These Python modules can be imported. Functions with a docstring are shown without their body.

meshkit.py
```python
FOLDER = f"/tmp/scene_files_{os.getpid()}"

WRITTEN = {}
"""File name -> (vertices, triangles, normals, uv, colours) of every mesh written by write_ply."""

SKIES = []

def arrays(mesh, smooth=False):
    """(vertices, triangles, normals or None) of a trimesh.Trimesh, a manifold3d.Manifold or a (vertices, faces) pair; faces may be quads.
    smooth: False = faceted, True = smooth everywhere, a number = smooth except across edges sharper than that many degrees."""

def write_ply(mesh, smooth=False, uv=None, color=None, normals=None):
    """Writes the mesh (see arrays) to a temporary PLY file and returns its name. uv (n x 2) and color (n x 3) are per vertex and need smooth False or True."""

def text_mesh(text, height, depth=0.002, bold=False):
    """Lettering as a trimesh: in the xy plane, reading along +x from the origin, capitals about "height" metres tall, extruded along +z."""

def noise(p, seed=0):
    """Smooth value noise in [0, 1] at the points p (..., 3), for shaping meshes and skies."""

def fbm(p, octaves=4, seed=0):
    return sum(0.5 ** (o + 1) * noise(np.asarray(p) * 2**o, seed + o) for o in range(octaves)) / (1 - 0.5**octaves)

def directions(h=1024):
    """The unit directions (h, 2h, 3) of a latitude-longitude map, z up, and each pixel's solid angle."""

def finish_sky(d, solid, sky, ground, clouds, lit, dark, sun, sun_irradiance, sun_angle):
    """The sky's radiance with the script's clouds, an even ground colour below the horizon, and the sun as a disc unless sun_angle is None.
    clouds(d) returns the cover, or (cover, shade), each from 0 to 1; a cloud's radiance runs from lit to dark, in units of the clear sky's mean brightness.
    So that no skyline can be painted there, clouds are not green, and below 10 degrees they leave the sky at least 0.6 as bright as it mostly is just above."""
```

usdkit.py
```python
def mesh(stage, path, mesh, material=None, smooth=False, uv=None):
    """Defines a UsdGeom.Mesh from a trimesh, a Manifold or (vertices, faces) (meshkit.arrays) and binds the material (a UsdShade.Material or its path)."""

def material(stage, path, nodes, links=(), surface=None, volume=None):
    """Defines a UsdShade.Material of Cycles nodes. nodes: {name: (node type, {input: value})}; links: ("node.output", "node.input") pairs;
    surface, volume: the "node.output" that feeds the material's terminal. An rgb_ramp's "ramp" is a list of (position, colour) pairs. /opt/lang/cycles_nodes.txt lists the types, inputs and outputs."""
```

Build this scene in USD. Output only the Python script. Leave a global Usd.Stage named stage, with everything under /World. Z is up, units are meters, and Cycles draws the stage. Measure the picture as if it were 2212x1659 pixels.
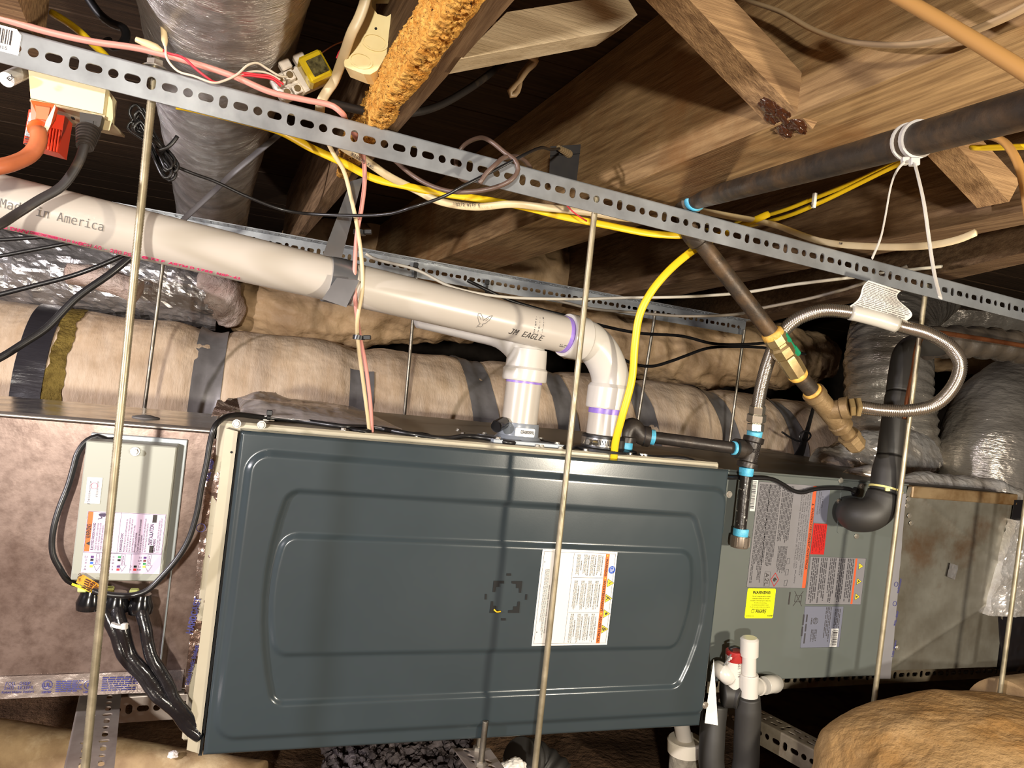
import math, random, glob
import numpy as np, trimesh, shapely
from shapely import affinity
from shapely.geometry import Polygon, Point, LineString, box as sbox
from shapely.ops import unary_union
import usdkit, meshkit
from pxr import Usd, UsdGeom, UsdLux, Gf, Sdf, UsdShade

stage = Usd.Stage.CreateInMemory()
UsdGeom.Xform.Define(stage, '/World')
UsdGeom.Scope.Define(stage, '/World/Looks')

# ------------------------------------------------------------------ camera, lights, exposure
CZ = 0.75                                   # camera height above the dirt
FPX = 1600.0
YAW, ROLL = math.radians(20.0), math.radians(6.55)
FW = np.array([math.sin(YAW), math.cos(YAW), 0.0])
_rt, _up = np.array([math.cos(YAW), -math.sin(YAW), 0.0]), np.array([0, 0, 1.0])
RT = math.cos(ROLL) * _rt + math.sin(ROLL) * _up
UPV = -math.sin(ROLL) * _rt + math.cos(ROLL) * _up
EYE = np.array([0, 0, CZ])
EXPOSURE = 0.95
cam = UsdGeom.Camera.Define(stage, '/World/camera')
cam.CreateHorizontalApertureAttr(36.0)
cam.CreateFocalLengthAttr(36.0 * FPX / 2212)
cam.CreateExposureAttr(EXPOSURE)
cam.CreateClippingRangeAttr(Gf.Vec2f(0.02, 100.0))
UsdGeom.Xformable(cam).AddTransformOp().Set(Gf.Matrix4d(*RT, 0, *UPV, 0, *(-FW), 0, *EYE, 1))

def lamp(name, pos, radius, power, color):
    L = UsdLux.SphereLight.Define(stage, '/World/' + name)
    L.CreateRadiusAttr(radius); L.CreateIntensityAttr(power / (4 * math.pi ** 2 * radius ** 2)); L.CreateColorAttr(Gf.Vec3f(*color))
    UsdGeom.Xformable(L).AddTranslateOp().Set(Gf.Vec3d(*pos))
lamp('work_light', (1.00, 0.00, 0.60), 0.04, 27, (1.0, 0.89, 0.72))      # warm work light right of the camera, low
lamp('side_light', (-1.35, 0.45, 0.88), 0.03, 60, (1.0, 0.94, 0.99))     # cooler lamp on the left
lamp('head_light', (-0.50, -1.40, 0.70), 0.05, 125, (1.0, 0.94, 0.84))   # lamp behind the photographer

# ------------------------------------------------------------------ pixel rays
def ray(px, py): return FW * FPX + RT * (px - 1106) - UPV * (py - 829.5)
def PY(px, py, y): r = ray(px, py); return EYE + r * (y / r[1])
def PX(px, py, x): r = ray(px, py); return EYE + r * (x / r[0])
def PZ(px, py, z): r = ray(px, py); return EYE + r * ((z - CZ) / r[2])
def PN(px, py, O, n): r = ray(px, py); n = np.asarray(n, float); return EYE + r * (((np.asarray(O) - EYE) @ n) / (r @ n))
def proj(p): q = np.asarray(p) - EYE; s = FPX / (q @ FW); return 1106 + s * (q @ RT), 829.5 - s * (q @ UPV)
def depth(p): return (np.asarray(p) - EYE) @ FW
def A(*x): return np.array(x, float)
def nrm(v): v = np.asarray(v, float); return v / (np.linalg.norm(v) + 1e-12)

# ------------------------------------------------------------------ things and parts
THINGS, NAMES = [], {}
def numbered(key, name):
    k = NAMES.setdefault(key, {}); n = k.get(name, 0); k[name] = n + 1
    return name if n == 0 else f'{name}_{n:03d}'
def put(path, mesh, mat, smooth, base):
    v, f, n = meshkit.arrays(mesh, False)
    usdkit.mesh(stage, path, trimesh.Trimesh(v - base, f, process=False), mat, smooth)
class Thing:
    def __init__(s, name, label=None, cat=None, group=None, kind=None):
        s.name = numbered('', name); s.parts = []; s.data = dict(label=label, category=cat, group=group, kind=kind); THINGS.append(s)
    def add(s, name, mesh, mat, smooth=30, label=None, under=None, kind=None):
        key = (s.name, under or '')
        p = (under + '/' if under else '') + numbered(key, name)
        s.parts.append((p, mesh, mat, smooth, label, kind)); return p
    def write(s):
        allv = np.vstack([meshkit.arrays(m)[0] for _, m, *_ in s.parts]); lo, hi = allv.min(0), allv.max(0)
        root = '/World/' + s.name
        if len(s.parts) == 1 and s.parts[0][0] == '@':
            base = np.zeros(3); _, m, mat, smooth, *_ = s.parts[0]; put(root, m, mat, smooth, base); prim = stage.GetPrimAtPath(root)
        else:
            base = np.array([(lo[0] + hi[0]) / 2, (lo[1] + hi[1]) / 2, lo[2]])
            x = UsdGeom.Xform.Define(stage, root); x.AddTranslateOp().Set(Gf.Vec3d(*map(float, base))); prim = x.GetPrim()
            for p, m, mat, smooth, label, kind in sorted(s.parts, key=lambda q: q[0].count('/')):
                put(root + '/' + p, m, mat, smooth, base); q = stage.GetPrimAtPath(root + '/' + p)
                if label: q.SetCustomDataByKey('label', label)
                if kind: q.SetCustomDataByKey('kind', kind)
        for k, v in s.data.items():
            if v: prim.SetCustomDataByKey(k, v)
def one(name, label, cat, mesh, mat, smooth=30, group=None, kind=None):
    t = Thing(name, label, cat, group, kind); t.parts.append(('@', mesh, mat, smooth, None, None)); return t
def struct(name, mesh, mat, smooth=30):
    return one(name, None, None, mesh, mat, smooth, kind='structure')

# ------------------------------------------------------------------ meshes
def cat(*ms):
    ms = [m for x in ms for m in (x if isinstance(x, (list, tuple)) else [x])]
    return trimesh.util.concatenate([trimesh.Trimesh(*meshkit.arrays(m)[:2], process=False) for m in ms])
def hull(pts): return trimesh.convex.convex_hull(np.asarray(pts, float))
def obox(c, ax, half, bev=0.0):
    """box with chamfered edges: centre, three axes (rows), half sizes."""
    ax = np.array([nrm(a) for a in ax]); half = np.asarray(half, float); bev = min(bev, half.min() * .8); pts = []
    for s in np.ndindex(2, 2, 2):
        s = np.array(s) * 2 - 1
        if bev > 0:
            for k in range(3):
                h = half - bev; h[k] = half[k]; pts.append(c + (s * h) @ ax)
        else: pts.append(c + (s * half) @ ax)
    return hull(pts)
def box(x0, x1, y0, y1, z0, z1, bev=0.0):
    return obox(A((x0 + x1) / 2, (y0 + y1) / 2, (z0 + z1) / 2), np.eye(3), [(x1 - x0) / 2, (y1 - y0) / 2, (z1 - z0) / 2], bev)
def bar(p0, p1, w, h, up=(0, 0, 1), bev=0.001):
    """rectangular bar from p0 to p1; w along side, h along up."""
    p0, p1 = A(*p0), A(*p1); d = nrm(p1 - p0); s = nrm(np.cross(d, up)); u = np.cross(s, d)
    return obox((p0 + p1) / 2, [d, s, u], [np.linalg.norm(p1 - p0) / 2, w / 2, h / 2], bev)
def frame_of(d, hint=None):
    d = nrm(d); h = np.asarray(hint, float) if hint is not None else (A(0, 0, 1) if abs(d[2]) < .9 else A(1, 0, 0))
    a = nrm(np.cross(d, h)); return a, np.cross(d, a)
def spline(pts, n=12, closed=False):
    p = np.asarray(pts, float)
    if len(p) == 2: return np.linspace(p[0], p[1], n)
    q = np.vstack([2 * p[0] - p[1], p, 2 * p[-1] - p[-2]]); out = []
    for i in range(1, len(q) - 2):
        p0, p1, p2, p3 = q[i - 1:i + 3]
        # centripetal-ish: finite-difference tangents scaled by segment length
        l0, l1, l2 = [max(np.linalg.norm(x), 1e-6) ** .5 for x in (p1 - p0, p2 - p1, p3 - p2)]
        m1 = (p1 - p0) / l0 - (p2 - p0) / (l0 + l1) + (p2 - p1) / l1; m2 = (p2 - p1) / l1 - (p3 - p1) / (l1 + l2) + (p3 - p2) / l2
        m1, m2 = m1 * l1, m2 * l1
        t = np.linspace(0, 1, n, endpoint=False)[:, None]
        out.append((2 * t**3 - 3 * t**2 + 1) * p1 + (t**3 - 2 * t**2 + t) * m1 + (-2 * t**3 + 3 * t**2) * p2 + (t**3 - t**2) * m2)
    return np.vstack(out + [p[-1:]])
def resample(p, step):
    p = np.asarray(p, float); L = np.r_[0, np.cumsum(np.linalg.norm(np.diff(p, axis=0), axis=1))]
    n = max(2, int(round(L[-1] / step)) + 1); s = np.linspace(0, L[-1], n)
    return np.stack([np.interp(s, L, p[:, k]) for k in range(3)], 1), s
def tube(p, r, sides=10, caps=True, disp=None, flat=1.0, hint=None):
    """tube along a polyline; r a number or one per point; disp(points, angle, s) moves vertices outwards; flat squashes along the second frame axis."""
    p = np.asarray(p, float); n = len(p); t = np.gradient(p, axis=0); t /= np.linalg.norm(t, axis=1, keepdims=True) + 1e-12
    a = np.zeros((n, 3)); a[0], _ = frame_of(t[0], hint)
    for i in range(1, n): a[i] = nrm(a[i - 1] - t[i] * (a[i - 1] @ t[i]))
    b = np.cross(t, a); th = np.arange(sides) * 2 * np.pi / sides
    R = np.broadcast_to(r, (n,))[:, None]
    if disp is not None:
        L = np.r_[0, np.cumsum(np.linalg.norm(np.diff(p, axis=0), axis=1))]
        c0 = p[:, None] + R[..., None] * (np.cos(th)[None, :, None] * a[:, None] + np.sin(th)[None, :, None] * b[:, None])
        R = R + disp(c0, np.broadcast_to(th, (n, sides)), np.broadcast_to(L[:, None], (n, sides)))
    v = p[:, None] + np.broadcast_to(R, (n, sides))[..., None] * (np.cos(th)[None, :, None] * a[:, None] + flat * np.sin(th)[None, :, None] * b[:, None])
    i, j = np.meshgrid(np.arange(n - 1), np.arange(sides), indexing='ij'); k = (j + 1) % sides
    q = np.stack([i * sides + j, i * sides + k, (i + 1) * sides + k, (i + 1) * sides + j], -1).reshape(-1, 4)
    f = np.vstack([q[:, [0, 1, 2]], q[:, [0, 2, 3]]]); v = v.reshape(-1, 3)
    if caps:
        c0, c1 = len(v), len(v) + 1; v = np.vstack([v, p[:1], p[-1:]]); j = np.arange(sides); k = (j + 1) % sides; e = (n - 1) * sides
        f = np.vstack([f, np.stack([np.full(sides, c0), k, j], 1), np.stack([np.full(sides, c1), e + j, e + k], 1)])
    return trimesh.Trimesh(v, f, process=False)
def lathe(p0, axis, prof, sides=24, hint=None):
    """revolve (t along axis, radius) about the axis from p0."""
    d = nrm(axis); a, b = frame_of(d, hint); th = np.arange(sides) * 2 * np.pi / sides; rows = []
    for t, r in prof: rows.append(A(*p0) + d * t + max(r, 1e-6) * (np.cos(th)[:, None] * a + np.sin(th)[:, None] * b))
    v = np.vstack(rows); n = len(prof); i, j = np.meshgrid(np.arange(n - 1), np.arange(sides), indexing='ij'); k = (j + 1) % sides
    q = np.stack([i * sides + j, i * sides + k, (i + 1) * sides + k, (i + 1) * sides + j], -1).reshape(-1, 4)
    f = np.vstack([q[:, [0, 1, 2]], q[:, [0, 2, 3]]]); c0, c1 = len(v), len(v) + 1
    v = np.vstack([v, A(*p0) + d * prof[0][0], A(*p0) + d * prof[-1][0]]); j = np.arange(sides); k = (j + 1) % sides; e = (n - 1) * sides
    f = np.vstack([f, np.stack([np.full(sides, c0), k, j], 1), np.stack([np.full(sides, c1), e + j, e + k], 1)])
    return trimesh.Trimesh(v, f, process=False)
def cyl(p0, p1, r, sides=24, bev=0.001, r1=None):
    p0, p1 = A(*p0), A(*p1); L = np.linalg.norm(p1 - p0); r1 = r if r1 is None else r1; b = min(bev, L * .3, r * .5)
    return lathe(p0, p1 - p0, [(0, r - b), (b, r), (L - b, r1), (L, r1 - b)], sides)
def hexnut(p0, p1, r, bev=.12):
    p0, p1 = A(*p0), A(*p1); L = np.linalg.norm(p1 - p0); return lathe(p0, p1 - p0, [(0, r * (1 - bev)), (L * .12, r), (L * .88, r), (L, r * (1 - bev))], 6)
def sheet(fn, nu, nv, thick=0.0, nvec=None):
    """surface fn(u, v) on a grid, u and v in 0..1; with thick a closed slab along nvec."""
    u, v = np.meshgrid(np.linspace(0, 1, nu), np.linspace(0, 1, nv), indexing='ij'); p = fn(u, v)
    idx = np.arange(nu * nv).reshape(nu, nv)
    q = np.stack([idx[:-1, :-1], idx[1:, :-1], idx[1:, 1:], idx[:-1, 1:]], -1).reshape(-1, 4); f = np.vstack([q[:, [0, 1, 2]], q[:, [0, 2, 3]]]); P = p.reshape(-1, 3)
    if not thick: return trimesh.Trimesh(P, f, process=False)
    N = nu * nv; B = P - np.asarray(nvec, float) * thick
    rim = np.r_[idx[:, 0], idx[-1, 1:], idx[-2::-1, -1], idx[0, -2:0:-1]]; r2 = np.roll(rim, -1)
    return trimesh.Trimesh(np.vstack([P, B]), np.vstack([f, f[:, ::-1] + N, np.stack([rim, rim + N, r2 + N], 1), np.stack([rim, r2 + N, r2], 1)]), process=False)
def quad(a, b, c, d, nu, nv, disp=None, thick=0.0):
    a, b, c, d = [A(*x) for x in (a, b, c, d)]; n = nrm(np.cross(b - a, d - a))
    def fn(u, v):
        p = (1 - u)[..., None] * ((1 - v)[..., None] * a + v[..., None] * d) + u[..., None] * ((1 - v)[..., None] * b + v[..., None] * c)
        return p + n * disp(p)[..., None] if disp else p
    return sheet(fn, nu, nv, thick, n)
def fbm(p, s=1.0, octv=4, seed=0, gain=.5):
    p = np.asarray(p, float) * s; o, a, t = 0, 1.0, 0
    for k in range(octv): o = o + a * meshkit.noise(p, seed + k * 17); t += a; p = p * 2.03 + 11.3; a *= gain
    return o / t
def ridged(p, s=1.0, octv=4, seed=0): 
    p = np.asarray(p, float) * s; o, a, t = 0, 1.0, 0
    for k in range(octv): o = o + a * (1 - np.abs(2 * meshkit.noise(p, seed + k * 31) - 1)); t += a; p = p * 2.1 + 7.7; a *= .55
    return o / t

class Plane:
    """flat frame: origin O, e1, e2 in the plane, n out of it (towards the viewer)."""
    def __init__(s, O, e1, e2): s.O = A(*O); s.e1 = nrm(e1); s.n = nrm(np.cross(s.e1, e2)); s.e2 = np.cross(s.n, s.e1)
    def px(s, x, y): p = PN(x, y, s.O, s.n) - s.O; return float(p @ s.e1), float(p @ s.e2)
    def at(s, u, v, w=0.0): return s.O + s.e1 * u + s.e2 * v + s.n * w
    def flat(s, shape, lo=0.0, hi=0.0004):
        out = []
        for g in getattr(shape, 'geoms', [shape]):
            if g.is_empty or g.area < 1e-12 or g.geom_type != 'Polygon': continue
            m = trimesh.creation.extrude_polygon(g, hi - lo, engine='earcut'); v = np.array(m.vertices)
            out.append(trimesh.Trimesh(s.O + v[:, :1] * s.e1 + v[:, 1:2] * s.e2 + (v[:, 2:] + lo) * s.n, m.faces, process=False))
        return cat(out)
    def quadpx(s, pts): return Polygon([s.px(*p) for p in pts])
def front(y): return Plane((0, y, 0), (1, 0, 0), (0, 0, 1))     # u = x, v = z, facing the camera
def rrect(x0, y0, x1, y1, r): return sbox(x0 + r, y0 + r, x1 - r, y1 - r).buffer(r, quad_segs=5)
def wrap(m, p0, axis, face, R):
    """bend flat print (x along axis, y around, z out) onto a pipe: face is the direction its y=0 line looks to."""
    v = np.array(m.vertices); d = nrm(axis); f = nrm(np.asarray(face) - d * (np.asarray(face) @ d)); s = np.cross(f, d); th = v[:, 1] / R; r = R + v[:, 2]
    return trimesh.Trimesh(A(*p0) + v[:, :1] * d + r[:, None] * (np.cos(th)[:, None] * f + np.sin(th)[:, None] * s), m.faces, process=False)

# ------------------------------------------------------------------ lettering
_fonts, _shapes = {}, {}
def text_shape(text, mono=False, bold=False, simp=.7):
    key = (text, mono, bold, simp)
    if key in _shapes: return _shapes[key]
    from PIL import Image, ImageDraw, ImageFont
    fk = 'mono' if mono else 'inter'
    if fk not in _fonts:
        base = glob.glob('/opt/blender-*/*/datafiles/fonts')[0]; f = glob.glob(base + ('/*Mono*' if mono else '/Inter.woff2')) or glob.glob(base + '/Inter.woff2')
        _fonts[fk] = ImageFont.truetype(f[0], 96)
    font = _fonts[fk]; sw = 3 * bold
    x0, y0, x1, y1 = font.getbbox(text, anchor='ls', stroke_width=sw)
    im = Image.new('L', (x1 - x0 + 8, y1 - y0 + 8)); ImageDraw.Draw(im).text((4 - x0, 4 - y0), text, 255, font, anchor='ls', stroke_width=sw)
    on = np.pad(np.asarray(im) > 127, ((0, 0), (1, 1))).astype(np.int8)
    rows, st = np.nonzero(np.diff(on, axis=1) == 1); en = np.nonzero(np.diff(on, axis=1) == -1)[1]
    sh = shapely.union_all(shapely.box(st, -rows - 1, en, -rows)).buffer(.6).buffer(-.6).simplify(simp)
    sh = affinity.affine_transform(sh, [1 / 70, 0, 0, 1 / 70, -4 / 70, (4 - y0) / 70]); _shapes[key] = sh; return sh
def text_at(text, h, u, v, ang=0.0, width=None, center=False, **k):
    """lettering shape: capitals h tall, start (or centre) at (u, v), turned by ang degrees, squeezed to width."""
    s = text_shape(text, **k); x0, y0, x1, y1 = s.bounds; sx = h if width is None else width / (x1 - x0)
    s = affinity.scale(s, sx, h, origin=(0, 0))
    if center: s = affinity.translate(s, -(x0 + x1) / 2 * sx, -h / 2)
    return affinity.translate(affinity.rotate(s, ang, origin=(0, 0)), u, v)
def fine_print(w, h, rows, seed=0, fill=.85, ragged=.25, size=.5):
    """rows of word-sized dashes filling w x h from the top left (0, 0) downwards."""
    rnd = random.Random(seed); out = []; p = h / rows
    for i in range(rows):
        x, end = 0.0, w * (1 - ragged * rnd.random() ** 2)
        while x < end:
            l = p * rnd.uniform(.7, 3.2); l = min(l, end - x)
            if l > .3 * p: out.append(sbox(x, -i * p - p * (.5 + size / 2), x + l, -i * p - p * (.5 - size / 2)))
            x += l + p * .42
    return shapely.MultiPolygon(out)
def tf(s, u, v, ang=0.0): return affinity.translate(affinity.rotate(s, ang, origin=(0, 0)), u, v)
def outline(poly, w): return poly.difference(poly.buffer(-w, join_style=2))

# ------------------------------------------------------------------ materials
MATS = {}
def mat(name, col, rough=.5, metal=0.0, col2=None, scale=8.0, lo=.35, hi=.65, stretch=(1, 1, 1), detail=5, bump=0.0, bscale=60.0, bstretch=None, bdist=.002, rvar=0.0,
        col3=None, scale3=3.0, lo3=.55, hi3=.7, spec=.5, coat=0.0, sheen=0.0, trans=0.0, distortion=0.0, bump2=0.0, b2scale=8.0, b2dist=.01, sss=0.0, btype=None, emission=None):
    n = {'g': ('geometry', {}), 'p': ('principled_bsdf', {'base_color': col, 'roughness': rough, 'metallic': metal, 'specular_ior_level': spec, 'coat_weight': coat, 'coat_roughness': .12, 'sheen_weight': sheen, 'transmission_weight': trans})}
    l = []; src = None
    if col2 is not None:
        n['mp'] = ('mapping', {'scale': stretch}); n['nz'] = ('noise_texture', {'scale': scale, 'detail': detail, 'roughness': .6, 'distortion': distortion})
        n['rp'] = ('rgb_ramp', {'ramp': [(0, col), (lo, col), (hi, col2), (1, col2)]})
        l += [('g.position', 'mp.vector'), ('mp.vector', 'nz.vector'), ('nz.fac', 'rp.fac')]; src = 'rp.color'
    if col3 is not None:
        n['n3'] = ('noise_texture', {'scale': scale3, 'detail': 6.0, 'roughness': .65}); n['r3'] = ('rgb_ramp', {'ramp': [(0, (0, 0, 0)), (lo3, (0, 0, 0)), (hi3, (1, 1, 1)), (1, (1, 1, 1))]})
        n['mx'] = ('mix_color', {'a': col, 'b': col3}); l += [('g.position', 'n3.vector'), ('n3.fac', 'r3.fac'), ('r3.color', 'mx.fac')]
        if src: l.append((src, 'mx.a'))
        src = 'mx.result'
    if src: l.append((src, 'p.base_color'))
    if rvar:
        n['nr'] = ('noise_texture', {'scale': scale * 1.7, 'detail': 4.0}); n['mr'] = ('map_range', {'from_min': .3, 'from_max': .7, 'to_min': max(.03, rough - rvar), 'to_max': min(1, rough + rvar), 'clamp': True})
        l += [('g.position', 'nr.vector'), ('nr.fac', 'mr.value'), ('mr.result', 'p.roughness')]
    if bump:
        n['mb'] = ('mapping', {'scale': bstretch or stretch}); n['nb'] = (('voronoi_texture', {'scale': bscale, 'feature': btype}) if btype else ('noise_texture', {'scale': bscale, 'detail': 5.0, 'roughness': .6}))
        n['bp'] = ('bump', {'strength': bump, 'distance': bdist})
        l += [('g.position', 'mb.vector'), ('mb.vector', 'nb.vector'), ('nb.distance' if btype else 'nb.fac', 'bp.height'), ('bp.normal', 'p.normal')]
        if bump2:
            n['n2'] = ('noise_texture', {'scale': b2scale, 'detail': 3.0}); n['b2'] = ('bump', {'strength': bump2, 'distance': b2dist})
            l += [('g.position', 'n2.vector'), ('n2.fac', 'b2.height'), ('b2.normal', 'bp.normal')]
    m = usdkit.material(stage, '/World/Looks/' + name, n, l, surface='p.BSDF'); MATS[name] = m; return m
def rgb(r, g, b):
    f = lambda c: (c / 255 / 12.92) if c / 255 <= .04045 else ((c / 255 + .055) / 1.055) ** 2.4
    return (f(r), f(g), f(b))
def wood(name, c1, c2, axis, c3=None, rough=.78, bump=.6, grain=26):
    st = [5.0, 5.0, 5.0]; st[axis] = .28
    bs = [1.0, 1.0, 1.0]; bs[axis] = .06
    return mat(name, c1, rough, 0, c2, scale=grain, stretch=tuple(st), lo=.34, hi=.64, detail=8, bump=bump, bscale=420, bstretch=tuple(bs), bdist=.0025, col3=c3, scale3=5.0, lo3=.5, hi3=.74, distortion=.25, spec=.2)
M = MATS
# ------------------------------------------------------------------ the materials of the place
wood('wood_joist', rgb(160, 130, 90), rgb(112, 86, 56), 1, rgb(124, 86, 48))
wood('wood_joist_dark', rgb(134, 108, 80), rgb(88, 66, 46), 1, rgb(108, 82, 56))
wood('wood_brace', rgb(162, 130, 92), rgb(106, 80, 54), 0, rgb(136, 104, 70))
wood('wood_grey', rgb(196, 178, 148), rgb(150, 130, 102), 0, rgb(176, 156, 122), grain=10)
wood('wood_plank', rgb(76, 58, 41), rgb(48, 36, 25), 0, rgb(62, 46, 32))
wood('wood_beam', rgb(112, 80, 54), rgb(70, 48, 32), 0)
mat('resin', rgb(58, 30, 14), .12, 0, coat=.6)
mat('dirt', rgb(104, 80, 60), .95, 0, rgb(66, 50, 38), scale=9, bump=.9, bscale=70, bdist=.01, col3=rgb(124, 96, 70), scale3=2.5, spec=.1)
mat('foundation', rgb(74, 66, 58), .95, 0, rgb(50, 44, 38), scale=6, bump=.6, bscale=40, bdist=.006, spec=.1)
mat('gravel', rgb(92, 84, 84), .9, 0, rgb(58, 52, 54), scale=40, spec=.2)
mat('kraft', rgb(226, 202, 174), .6, 0, rgb(206, 178, 146), scale=16, stretch=(2.5, .5, .5), detail=7, bump=.5, bscale=90, bstretch=(2.2, .6, .6), bdist=.003, bump2=.6, b2scale=11, b2dist=.02, col3=rgb(176, 146, 112), scale3=3.2, lo3=.52, hi3=.78, spec=.35)
mat('kraft_crumpled', rgb(194, 164, 126), .6, 0, rgb(166, 136, 100), scale=6, bump=.4, bscale=60, bdist=.004, bump2=.6, b2scale=18, b2dist=.015, spec=.35)
mat('duct_tape', rgb(140, 136, 134), .36, .2, rgb(120, 116, 114), scale=14, bump=.2, bscale=80, bdist=.001)
mat('tape_black', rgb(52, 50, 54), .25, .1, bump=.4, bscale=30, bdist=.004, bstretch=(.4, .4, 3), coat=.3)
mat('foil', rgb(214, 212, 212), .24, .8, rgb(184, 180, 178), scale=12, bump=.5, bscale=70, bdist=.004, rvar=.08)
mat('foil_bright', rgb(222, 220, 218), .2, .62, rgb(190, 182, 172), scale=14, bump=.5, bscale=70, bdist=.004, rvar=.08)
mat('foil_flex', rgb(188, 184, 180), .22, .72, rgb(158, 153, 148), scale=6, bump=1.0, bscale=260, bdist=.006, bstretch=(.3, 1.0, .3), bump2=.6, b2scale=14, b2dist=.02, rvar=.08)
mat('foil_flex_tall', rgb(206, 200, 190), .22, .7, rgb(176, 168, 158), scale=4, bump=.9, bscale=90, bdist=.005, bstretch=(.3, .3, 1.2), bump2=.6, b2scale=12, b2dist=.02, rvar=.08)
mat('foil_tape', rgb(196, 186, 180), .25, .75, rgb(166, 152, 146), scale=20, bump=.5, bscale=50, bdist=.003, rvar=.08)
mat('fiberglass', rgb(214, 196, 184), .95, 0, rgb(186, 160, 148), scale=20, bump=.9, bscale=120, bdist=.01, spec=.1)
mat('fiberglass_yellow', rgb(150, 128, 66), .95, 0, rgb(100, 82, 40), scale=26, bump=.9, bscale=110, bdist=.01, spec=.1)
mat('galv', rgb(166, 160, 152), .38, .55, rgb(138, 130, 122), scale=10, rvar=.1, bump=.08, bscale=30, bdist=.001)
mat('galv_plenum', rgb(134, 116, 107), .34, .55, rgb(102, 84, 76), scale=9, lo=.3, hi=.72, rvar=.1, detail=8, bump=.15, bscale=90, bdist=.001, col3=rgb(84, 66, 58), scale3=70, lo3=.42, hi3=.8)
mat('galv_bright', rgb(196, 192, 184), .16, .85, rgb(160, 154, 146), scale=12, rvar=.06, bump=.1, bscale=14, bdist=.003)
mat('galv_dirty', rgb(138, 136, 126), .45, .45, rgb(104, 98, 86), scale=7, rvar=.12, bump=.15, bscale=50, bdist=.001, col3=rgb(92, 66, 42), scale3=5, lo3=.56, hi3=.74)
mat('strut_steel', rgb(160, 164, 167), .36, .5, rgb(142, 145, 148), scale=16, rvar=.1, bump=.06, bscale=90, bdist=.001)
mat('strut_warm', rgb(166, 156, 148), .4, .5, rgb(140, 128, 120), scale=16, rvar=.1)
mat('strut_dirty', rgb(132, 122, 104), .55, .3, rgb(100, 90, 74), scale=20, rvar=.1, col3=rgb(96, 70, 46), scale3=12)
mat('rod_zinc', rgb(172, 160, 134), .42, .6, rgb(136, 126, 102), scale=30, rvar=.1)
mat('rod_steel', rgb(150, 144, 132), .38, .75, rgb(112, 104, 92), scale=30, rvar=.1)
mat('slate_paint', rgb(54, 63, 67), .24, 0, rgb(50, 59, 63), scale=3, bump=.05, bscale=500, bdist=.0005, spec=.5, rvar=.04)
mat('cabinet_beige', rgb(180, 172, 150), .42, .1, rgb(168, 158, 136), scale=5, spec=.5)
mat('cabinet_grey', rgb(102, 107, 103), .4, .1, rgb(96, 101, 97), scale=4, spec=.5)
mat('box_grey', rgb(156, 158, 147), .42, .05, spec=.5)
mat('flange_grey', rgb(150, 156, 158), .4, .3)
mat('black_gap', rgb(12, 12, 12), .8)
mat('pvc_white', rgb(194, 187, 178), .28, 0, rgb(186, 178, 167), scale=4, spec=.55)
mat('pvc_clean', rgb(198, 193, 185), .26, 0, spec=.55)
mat('pvc_grey', rgb(126, 132, 140), .3, 0, spec=.5)
mat('primer_purple', rgb(134, 104, 196), .35, 0, rgb(156, 130, 206), scale=30)
mat('print_black', rgb(52, 48, 46), .7, 0)
mat('print_grey', rgb(110, 106, 102), .7, 0)
mat('print_pink', rgb(214, 60, 110), .7, 0)
mat('print_blue', rgb(58, 58, 122), .6, 0)
mat('dirt_clay', rgb(150, 122, 84), .95, 0, rgb(140, 106, 64), scale=8, bump=.7, bscale=90, bdist=.005, bump2=.4, b2scale=20, b2dist=.01, col3=rgb(168, 138, 98), scale3=9, lo3=.5, hi3=.7, spec=.1)
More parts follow.
